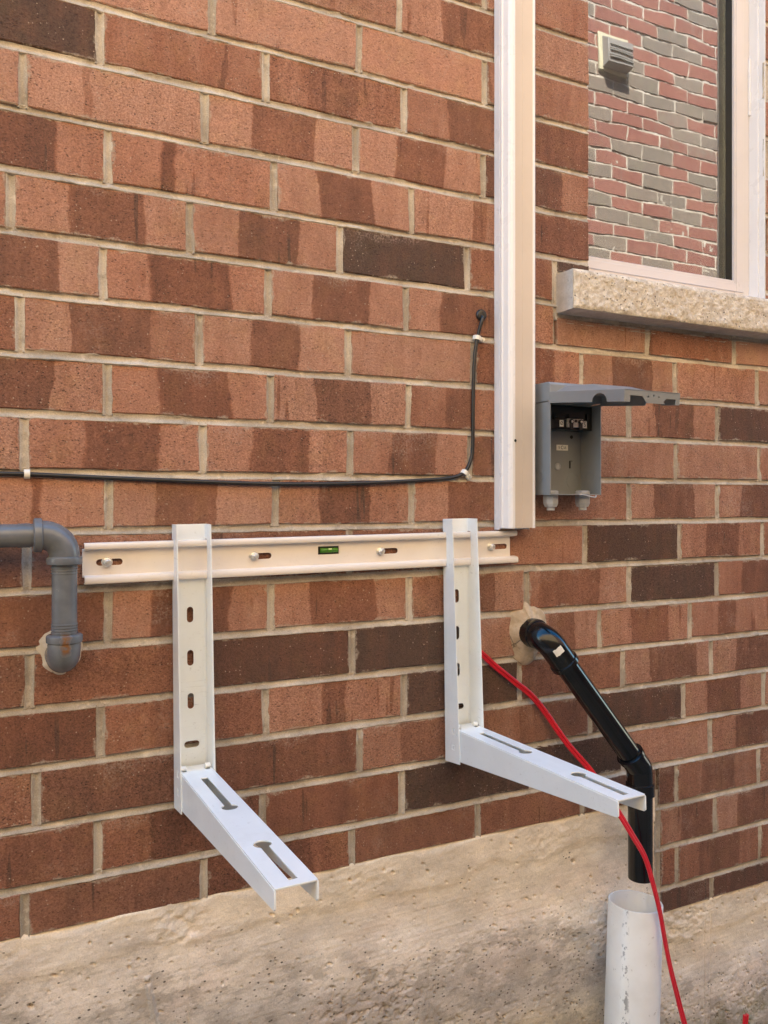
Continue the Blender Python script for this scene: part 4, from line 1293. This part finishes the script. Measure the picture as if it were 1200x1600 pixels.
# ------------------------------------------------------------------ grey gas pipe
def fitting_ring(bm, p, axis, r, w, seg=28):
    M = Matrix.Translation(Vector(p)) @ Vector(axis).to_track_quat('Z', 'Y').to_matrix().to_4x4()
    bm.lathe([(r * 0.90, -w / 2), (r * 0.985, -w / 2 + 0.0012), (r, -w / 2 + 0.003), (r, w / 2 - 0.003), (r * 0.985, w / 2 - 0.0012), (r * 0.90, w / 2)], M, seg)


GZ_, GYp, GXv = 1.1975, -0.050, 0.1048
gas = thing('gas_pipe', (GXv, 0, GZ_), 'grey painted threaded gas pipe with two elbows turning into the brick wall', 'pipe')
off = Vector((-GXv, 0, -GZ_))
def gp(x, y, z): return Vector((x, y, z)) + off
b = MB(); b.tube([gp(-1.6, GYp, GZ_), gp(0.066, GYp, GZ_)], 0.0166, 28)
b.build('pipe_run', M_GAS, gas)
b = MB()
for i in range(4): fitting_ring(b, gp(0.0445 + i * 0.0042, GYp, GZ_), (1, 0, 0), 0.01745, 0.0024)
b.build('pipe_thread', M_GAS, gas)
path = [gp(0.0640, GYp, GZ_)] + arc_corner(gp(0.060, GYp, GZ_), gp(GXv, GYp, GZ_), gp(GXv, GYp, 1.155), 0.030, 12) + [gp(GXv, GYp, 1.160)]
el = MB(); el.tube(path, 0.0212, 28)
fitting_ring(el, gp(0.0690, GYp, GZ_), (1, 0, 0), 0.0248, 0.0122)
fitting_ring(el, gp(GXv, GYp, 1.1600), (0, 0, 1), 0.0248, 0.0118)
el.build('elbow', M_GAS, gas, angle=40)
b = MB(); b.tube([gp(GXv, GYp, 1.158), gp(GXv, GYp, 1.048)], 0.0176, 28)
b.build('pipe_nipple', M_GAS, gas)
b = MB()
for zz in (1.150, 1.146, 1.142): fitting_ring(b, gp(GXv, GYp, zz), (0, 0, 1), 0.0184, 0.0045)
b.build('nipple_thread', M_GAS, gas)
b = MB()
for zz in (1.0640, 1.0600, 1.0560, 1.068): fitting_ring(b, gp(GXv, GYp, zz), (0, 0, 1), 0.0184, 0.0045)
b.build('nipple_thread', M_GAS, gas)
path = [gp(GXv, GYp, 1.050)] + arc_corner(gp(GXv, GYp, 1.060), gp(GXv - 0.001, GYp - 0.001, 1.0165), gp(GXv - 0.001, 0.02, 1.0165), 0.021, 12) + [gp(GXv - 0.001, 0.01, 1.0165)]
el = MB(); el.tube(path, [0.0215] + [0.0228] * 13 + [0.0230], 28)
fitting_ring(el, gp(GXv, GYp, 1.0470), (0, 0, 1), 0.0252, 0.0120)
el.build('elbow', M_GAS, gas, angle=40)

# ------------------------------------------------------------------ thin black cable with its clips
cb = thing('coax_cable', (0.8525, 0, 1.6012), 'thin black cable clipped along a mortar joint, rising to a plugged hole by the cover', 'cable')
cp = [(-0.5, -0.0042, 1.292), (-0.2, -0.0042, 1.290), (0.0209, -0.0040, 1.2864), (0.0568, -0.0040, 1.2859), (0.2008, -0.0046, 1.2809), (0.4291, -0.0052, 1.2747), (0.5944, -0.0046, 1.2772), (0.7200, -0.0040, 1.2835),
      (0.7850, -0.0040, 1.2890), (0.8130, -0.0045, 1.2990), (0.8270, -0.0050, 1.3200), (0.8325, -0.0050, 1.3500), (0.8337, -0.0050, 1.4435), (0.8368, -0.0050, 1.5200), (0.8435, -0.0060, 1.5600), (0.8490, -0.0095, 1.5850), (0.8525, -0.0075, 1.5960), (0.8535, 0.004, 1.6010)]
b = MB(); b.tube([Vector(p) - Vector((0.8525, 0, 1.6012)) for p in catmull(cp, 8)], 0.0034, 12)
b.build('jacket', M_CABLE, cb, angle=60)
b = MB(); b.lathe([(0.0112, 0.0), (0.0114, 0.0030), (0.0098, 0.0055), (0.0062, 0.0068), (0.0045, 0.0066)], Matrix.Translation((0.0015, 0.0, 0.0)) @ YA, 22)
b.build('wall_plug', M_CABLE, cb)


def clip(x, z, rot, label, nail=True):
    t = thing('cable_clip', (x, 0, z), label, 'cable clip', 'clips holding the black cable', rot=(0, rot, 0))
    t.scale = (1.35, 1.25, 1.35)
    b = MB()
    prof = [(-0.0052, 0.0)] + [(-0.0050 * math.cos(a), -0.0046 - 0.0046 * math.sin(a)) for a in [math.pi * i / 10 for i in range(11)]] + [(0.0052, 0.0)]
    pin = [(x * 0.74, y + (0.0012 if 0 < i < len(prof) - 1 else 0)) for i, (x, y) in enumerate(prof)]
    M = Matrix.Translation((0, 0, -0.0030))
    b.prism([(p[0], p[1]) for p in prof] + pin[::-1], 0.0, 0.0060, M)
    b.build('saddle', M_CLIP, t, angle=40)
    if nail:
        b = MB(); b.box(0.0046, 0.0120, -0.0050, -0.0002, -0.0034, 0.0034)
        b.build('nail_boss', M_CLIP, t, bevel=0.0008)
        b = MB(); b.lathe([(0.0008, 0.003), (0.0008, 0.0072), (0.0022, 0.0074), (0.0022, 0.0086)], Matrix.Translation((0.0088, 0, 0)) @ YA, 12)
        b.build('nail', M_STEEL, t)
    return t


clip(0.0568, 1.2862, R(90), 'small white cable clip above the gas pipe, at the far left end of the cable', False)
clip(0.8150, 1.2985, R(38), 'small white nailed cable clip at the bend where the cable turns upward')
clip(0.8425, 1.5560, R(12), 'small white nailed cable clip just below the plugged hole')

# ------------------------------------------------------------------ electrical disconnect box with its lid up
bx = thing('disconnect_box', (1.0324, 0, 1.2570), 'open grey metal disconnect box on the bricks right of the line cover, lid swung up', 'electrical box')
HW, BD, BH, TH_ = 0.0629, 0.0635, 0.1790, 0.0022
body = MB()
for s in (-1, 1):
    body.plate([(-0.002, 0.0), (-BD, 0.0), (-BD, BH), (-0.002, BH)], (), TH_, Matrix.Translation((s * (HW - TH_ / 2), 0, 0)) @ YZ)
body.box(-HW + TH_, HW - TH_, -0.0045, -0.0022, 0.0005, BH)
body.box(-HW + TH_, HW - TH_, -BD + 0.001, -0.0046, 0.0, TH_)
body.box(-HW + TH_, HW - TH_, -BD * 0.62, -0.0046, BH - TH_, BH)
# raised rings of the knockouts
for s, xx in ((-1, -HW - 0.0001), (1, HW - TH_ - 0.0005)):
    for r in (0.0125, 0.0098):
        ring = circle(-0.031, 0.038, r, 26); hole = circle(-0.031, 0.038, r - 0.0011, 26)
        body.plate(ring, [hole], 0.0009, Matrix.Translation((xx + (0.0004 if s > 0 else 0), 0, 0)) @ YZ, 0.0001)
for r in (0.0160, 0.0):
    if r: body.plate(circle(0.0405, 0.0290, r, 28), [circle(0.0405, 0.0290, r - 0.0011, 28)], 0.0008, Matrix.Translation((0, -0.0047, 0)) @ XZ, 0.0001)
bodyo = body.build('body', M_BOX, bx, angle=30)
# fixed hood over the hinge
b = MB()
hp = [(-0.002, BH), (-BD - 0.0012, BH + 0.0015), (-BD - 0.0012, BH + 0.0330), (-BD + 0.004, BH + 0.0375), (-0.002, BH + 0.0385)]
b.prism(hp, -HW - 0.0012, HW + 0.0012, YZ)
b.build('hood', M_BOX, bx, bevel=0.0010)
# lid
LL, LH = 0.2050, 0.0215
lid_M = Matrix.Translation((0, -BD + 0.002, BH + 0.0185)) @ Matrix.Rotation(R(5.4), 4, 'X')
lid = MB()
sidep = [(0.0, 0.0), (-LL, 0.0), (-LL, -LH)]
cs, rs = -0.143, 0.0195
sidep += [(cs - rs * math.cos(a), -LH + rs * 0.80 * math.sin(a)) for a in [math.pi * i / 12 for i in range(13)]]
sidep += [(0.0, -LH)]
for s in (-1, 1):
    lid.plate(sidep, (), 0.0018, lid_M @ Matrix.Translation((s * HW, 0, 0)) @ YZ)
lid.box(-HW + 0.0009, HW - 0.0009, -LL, 0.0, -0.0019, -0.0001, lid_M)
fw = 2 * HW
fx = lambda q: -HW + q * fw
front = [(fx(0), 0), (fx(1), 0), (fx(1), -LH), (fx(0.93), -LH), (fx(0.93), -0.0120), (fx(0.76), -0.0120), (fx(0.70), -0.0175), (fx(0.74), -LH), (fx(0.40), -LH), (fx(0.31), -0.0100), (fx(0.10), -0.0100), (fx(0.10), -LH), (fx(0), -LH)]
lid.plate(front, [circle(fx(0.42), -0.0105, 0.0018, 10), circle(fx(0.52), -0.0080, 0.0018, 10), circle(fx(0.615), -0.0105, 0.0018, 10)], 0.0018, lid_M @ Matrix.Translation((0, -LL + 0.0009, 0)) @ XZ)
lid.build('lid', M_BOX, bx, angle=30)
dome = MB()
dz = 0.0125
q0 = [(-HW * 0.93, -0.012), (HW * 0.93, -0.012), (HW * 0.93, -LL * 0.80), (-HW * 0.93, -LL * 0.80)]
q1 = [(-HW * 0.72, -0.030), (HW * 0.72, -0.030), (HW * 0.72, -LL * 0.50), (-HW * 0.72, -LL * 0.50)]
dome.add([(x, y, 0.0) for x, y in q0] + [(x, y, dz) for x, y in q1], [(0, 1, 5, 4), (1, 2, 6, 5), (2, 3, 7, 6), (3, 0, 4, 7), (4, 5, 6, 7)], lid_M)
dome.build('lid_panel', M_BOX, bx, bevel=0.002)
# pull-out block, terminals, stickers
b = MB(); b.box(-HW + 0.0035, HW - 0.0035, -0.0400, -0.0048, 0.1285, BH - 0.004)  # block widened so its black supplies the shade under the lid
blk = b.build('fuse_block', M_BLACKPLASTIC, bx, bevel=0.001)
b = MB()
for x in (-0.036, 0.000):
    b.box(x, x + 0.024, -0.0440, -0.0402, 0.1390, 0.1405); b.box(x, x + 0.024, -0.0440, -0.0402, 0.1530, 0.1545)
    b.box(x - 0.0016, x, -0.0440, -0.0402, 0.1330, 0.1590)
b.box(-0.0376, 0.046, -0.0440, -0.0402, 0.1300, 0.1316); b.box(0.0440, 0.046, -0.0440, -0.0402, 0.1317, 0.1610)
b.build('block_rib', M_BLACKPLASTIC, blk, smooth=False)
b = MB(); b.box(-0.0080, 0.0310, -0.0480, -0.0402, 0.1330, 0.1500)
term = b.build('terminal_bar', M_LUG, bx, bevel=0.001)
for x in (0.0005, 0.0235):
    b = MB(); b.lathe([(0.0050, 0), (0.0050, 0.0030), (0.0030, 0.0031)], Matrix.Translation((x, -0.0481, 0.1440)) @ YA, 16)
    b.box(x - 0.0038, x + 0.0038, -0.0500, -0.0482, 0.1290, 0.1420)
    b.build('lug', M_BLACKPLASTIC, term)
    b = MB(); b.lathe([(0.0026, 0), (0.0026, 0.0010), (0.0012, 0.0014)], Matrix.Translation((x, -0.0512, 0.1440)) @ YA, 12)
    b.build('terminal_screw', M_STEEL, term)
b = MB(); b.lathe([(0.0030, 0), (0.0030, 0.0010)], Matrix.Translation((0.0120, -0.0481, 0.1455)) @ YA, 14)
b.build('screw', M_BLACKPLASTIC, term)
b = MB(); b.box(-0.0590, -0.0085, -0.0440, -0.0402, 0.1290, 0.1480); b.box(0.0315, 0.0440, -0.0440, -0.0402, 0.1290, 0.1480)
b.build('under_lid_shade', M_BLACKPLASTIC, bx, bevel=0.001)  # black panels added for the lid's shade around the terminals
for x, y in ((-0.0010, -0.0048), ):
    b = MB(); b.lathe([(0.0036, 0), (0.0036, 0.0006)], Matrix.Translation((0.0366, -0.0046, 0.1177)) @ YA, 16)
    b.build('screw_hole', M_INK, bx)
b = MB(); b.lathe([(0.0072, 0), (0.0070, 0.0012), (0.0050, 0.0020), (0.0046, 0.0010), (0.0020, 0.0010)], Matrix.Translation((0.0018, -0.0046, 0.0573)) @ YA, 22)
b.build('mounting_screw', M_GLAND, bx)
b = MB(); b.box(0.0310, 0.0335, -0.0052, -0.0046, 0.0540, 0.0690); b.box(0.0310, 0.0390, -0.0052, -0.0046, 0.0685, 0.0696)
b.build('slot_opening', M_INK, bx, smooth=False)
b = MB(); b.box(0.0338, 0.0400, -0.0062, -0.0046, 0.0542, 0.0680)
b.build('tab', M_BOX, bx, bevel=0.0004)


def text(s, x, z, size, y, parent, mat, name='lettering', wide=1.0):
    cu = bpy.data.curves.new('lettering', 'FONT')
    cu.body = s; cu.size = size; cu.align_x = 'CENTER'; cu.align_y = 'CENTER'; cu.extrude = 0.00008
    ob = bpy.data.objects.new('t', cu); COL.objects.link(ob)
    me = bpy.data.meshes.new_from_object(ob.evaluated_get(bpy.context.evaluated_depsgraph_get()))
    bpy.data.objects.remove(ob); bpy.data.curves.remove(cu)
    o = bpy.data.objects.new(name, me); COL.objects.link(o)
    me.materials.clear(); me.materials.append(mat)
    o.parent = parent; o.location = (x, y, z); o.rotation_euler = (R(90), 0, 0); o.scale = (wide, 1, 1)
    return o


for x, z, w, h, y in ((-0.0200, 0.1400, 0.0100, 0.0128, -0.0442), (0.0375, 0.1395, 0.0100, 0.0135, -0.0442), (0.0118, 0.0955, 0.0290, 0.0115, -0.0062)):
    b = MB(); b.box(x - w / 2, x + w / 2, y - 0.0003, y, z - h / 2, z + h / 2)
    lb = b.build('sticker', M_LABEL, bx, smooth=False)
    if w > 0.02:
        text('S', x - 0.0078, z, 0.0070, y - 0.0004, lb, M_INK, wide=1.0)
        text('C', x - 0.0004, z, 0.0100, y - 0.0004, lb, M_INK, wide=0.95)
        text('US', x + 0.0068, z, 0.0066, y - 0.0004, lb, M_INK, wide=0.8)
    elif x < 0:
        text('\u00d8', x, z, 0.0105, y - 0.0004, lb, M_INK, wide=0.8)
    else:
        text('S', x, z, 0.0125, y - 0.0004, lb, M_INK, wide=0.9)
# cable glands below
for x in (-0.0385, 0.0405):
    b = MB()
    T = Matrix.Translation((x, -0.0340, -0.0002)) @ Matrix.Rotation(R(180), 4, 'X')
    b.lathe([(0.0152, 0.0), (0.0152, 0.0165), (0.0118, 0.0235)], T @ Matrix.Rotation(0.35, 4, 'Z'), 8)
    b.lathe([(0.0078, 0.0235), (0.0078, 0.0300)], T, 16)
    gl = b.build('cable_gland', M_GLAND, bx, smooth=False, bevel=0.0006)
    b = MB(); b.lathe([(0.0150, 0.0), (0.0150, 0.0050), (0.0115, 0.0065)], Matrix.Translation((x, -0.0340, TH_ + 0.0002)), 8)
    b.build('lock_nut', M_GLAND, gl, smooth=False, bevel=0.0005)
# bent hasp under the front edge
b = MB()
b.tube(catmull([(0.008, -BD + 0.0004, 0.0010), (0.020, -BD - 0.0006, 0.0000), (0.032, -BD - 0.0035, -0.0030), (0.043, -BD - 0.0050, -0.0045), (0.047, -BD - 0.0030, -0.0010)], 6), 0.0014, 8)
b.build('hasp', M_GLAND, bx)

# ------------------------------------------------------------------ black drain pipe
dr = thing('drain_pipe', (0.955, 0, 0.985), 'glossy black plastic drain pipe leaving the wall, slanting down and ending over the white pipe', 'pipe')
do = Vector((-0.955, 0, -0.985))
def dp(x, y, z): return Vector((x, y, z)) + do
RP = 0.0222
P0, P1, P2, P3 = (0.957, 0.01, 0.991), (0.960, -0.066, 0.984), (1.187, -0.072, 0.7065), (1.1895, -0.072, 0.4830)
d12 = (Vector(P2) - Vector(P1)).normalized()
b = MB()
path = [dp(*P0)] + arc_corner(dp(*P0), dp(*P1), dp(*P2), 0.030, 12) + [dp(*(Vector(P1) + d12 * 0.070))]
b.tube(path, [0.0265] * 3 + [0.0262] * (len(path) - 3), 28)
def collar(bm, p, axis, r, w):
    M = Matrix.Translation(Vector(p)) @ Vector(axis).to_track_quat('Z', 'Y').to_matrix().to_4x4()
    bm.lathe([(r - 0.003, -w / 2), (r, -w / 2 + 0.0015), (r, w / 2 - 0.0015), (r - 0.003, w / 2)], M, 28)
collar(b, dp(*(Vector(P1) + d12 * 0.064)), d12, 0.0285, 0.012)
collar(b, dp(0.9583, -0.030, 0.9885), (0, -1, 0), 0.0285, 0.018)
b.build('wall_elbow', M_ABS, dr, angle=50)
b = MB(); b.tube([dp(*(Vector(P1) + d12 * 0.06)), dp(*(Vector(P2) - d12 * 0.02))], RP, 28)
b.build('slanted_pipe', M_ABS, dr)
b = MB()
path = [dp(*(Vector(P2) - d12 * 0.040))] + arc_corner(dp(*P1), dp(*P2), dp(*P3), 0.020, 10) + [dp(1.1890, -0.072, 0.6550)]
b.tube(path, 0.0258, 28)
collar(b, dp(*(Vector(P2) - d12 * 0.036)), d12, 0.0282, 0.011)
collar(b, dp(1.1888, -0.072, 0.6640), (0, 0, 1), 0.0282, 0.026)
b.build('lower_elbow', M_ABS, dr, angle=50)
b = MB(); b.tube([dp(1.1889, -0.072, 0.675), dp(*P3)], 0.0243, 28, caps=False)
b.tube([dp(1.1889, -0.072, 0.675), dp(*P3)], 0.0205, 28, caps=False)
b.lathe([(0.0243, 0.0), (0.0205, 0.0)], Matrix.Translation(dp(*P3)), 28, False, False)
b.build('drop_pipe', M_ABS, dr)
# small white paint sticker on the elbow
side = Vector((-0.50, -0.82, 0.26)).normalized()
c = Vector(P1) + d12 * 0.0215
v = []
nrm0 = (side - d12 * side.dot(d12)).normalized(); bi = d12.cross(nrm0)
for i in range(7):
    a = R(-21) + R(42) * i / 6
    for s in (-0.0072, 0.0080):
        v.append(dp(*(c + d12 * (s + 0.0006 * math.sin(2.1 * i)) + (nrm0 * math.cos(a) + bi * math.sin(a)) * 0.0266)))
b = MB(); b.add(v, [(2 * i, 2 * i + 1, 2 * i + 3, 2 * i + 2) for i in range(6)])
b.build('sticker', M_LABEL, dr)

# ------------------------------------------------------------------ white sewer pipe standing in the ground
top, bot = Vector((1.1820, -0.0660, 0.4350)), Vector((1.1490, -0.0780, -0.08))
wp = thing('white_pipe', bot, 'scuffed white PVC pipe standing open-topped against the concrete under the black pipe', 'pipe')
ax = (top - bot)
q = ax.to_track_quat('Z', 'Y').to_matrix().to_4x4()
Lw = ax.length
b = MB()
b.lathe([(0.0535, 0.0), (0.0535, Lw - 0.0006), (0.0529, Lw), (0.0505, Lw), (0.0500, Lw - 0.0006), (0.0500, 0.0)], q, 48, False, False)
b.build('pipe_wall', M_PVC, wp, angle=50)

# ------------------------------------------------------------------ red twin cable
red = [(0.8200, -0.0015, 0.977), (0.8510, -0.0052, 0.9545), (0.8835, -0.008, 0.926), (0.9276, -0.009, 0.892), (0.9610, -0.011, 0.866), (0.9931, -0.014, 0.831), (1.0373, -0.028, 0.7656), (1.0834, -0.05, 0.7056),
       (1.1066, -0.07, 0.6601), (1.1198, -0.088, 0.6299), (1.1401, -0.105, 0.5872), (1.1603, -0.115, 0.5471), (1.1715, -0.124, 0.4985), (1.1843, -0.130, 0.4412), (1.1937, -0.134, 0.3845), (1.2031, -0.138, 0.3341),
       (1.2156, -0.144, 0.2776), (1.2293, -0.151, 0.2182), (1.255, -0.170, 0.10), (1.290, -0.20, -0.02)]
rc = thing('red_cable', (1.29, -0.20, 0.0), 'red twin cable hanging from behind the right bracket past the black pipe to the ground', 'cable')
RO = Vector((-1.29, 0.20, 0))
pts = catmull(red, 7)
for s in (-1, 1):
    pp = []
    for i, p in enumerate(pts):
        a, c = pts[max(i - 1, 0)], pts[min(i + 1, len(pts) - 1)]
        tdir = (c - a).normalized()
        wdir = tdir.cross(Vector((0, -1, 0))).normalized()
        tw = 0.5 * math.sin(i * 0.05)
        wdir = (wdir * math.cos(tw) + tdir.cross(wdir) * math.sin(tw))
        pp.append(p + RO + wdir * 0.0029 * s)
    b = MB(); b.tube(pp, 0.0033, 12)
    b.build('strand', M_RED, rc, angle=60)
ce = thing('red_cable_end', (1.452, -0.10, 0.0), 'cut end of red cable sticking up beside a grass sprig at the bottom right', 'cable')
for s in (-1, 1):
    b = MB(); b.tube(catmull([(-0.03 + s * 0.003, -0.01, -0.03), (-0.008 + s * 0.0033, 0, 0.05), (0.004 + s * 0.0033, 0.0, 0.11), (0.009 + s * 0.0035, 0.0, 0.146)], 6), 0.0037, 12)
    b.build('strand', M_RED, ce, angle=60)

# ------------------------------------------------------------------ sprig of grass
gr = thing('grass_sprig', (1.535, -0.055, 0.0), 'sparse sprig of green grass growing at the foot of the concrete on the right', 'grass')
rg = random.Random(9)
for i in range(9):
    hgt = (0.13, 0.12, 0.085, 0.07, 0.09, 0.06, 0.075, 0.05, 0.06)[i]
    bx0, lean = rg.uniform(-0.03, 0.05), rg.uniform(-0.35, 0.35)
    w = 0.0028
    v = []
    for j in range(7):
        t_ = j / 6
        xx = bx0 + lean * hgt * t_ * t_; yy = rg.uniform(-0.001, 0.001) - 0.02 * t_ * t_ * (i % 3 - 1); zz = -0.01 + hgt * t_ * (1 - 0.12 * t_)
        ww = w * (1 - t_) ** 0.7 + 0.0002
        v += [(xx - ww, yy, zz), (xx, yy - 0.0008, zz), (xx + ww, yy, zz)]
    f = []
    for j in range(6): f += [(3 * j, 3 * j + 1, 3 * j + 4, 3 * j + 3), (3 * j + 1, 3 * j + 2, 3 * j + 5, 3 * j + 4)]
    b = MB(); b.add(v, f)
    b.build('blade', M_GRASS, gr, angle=80)
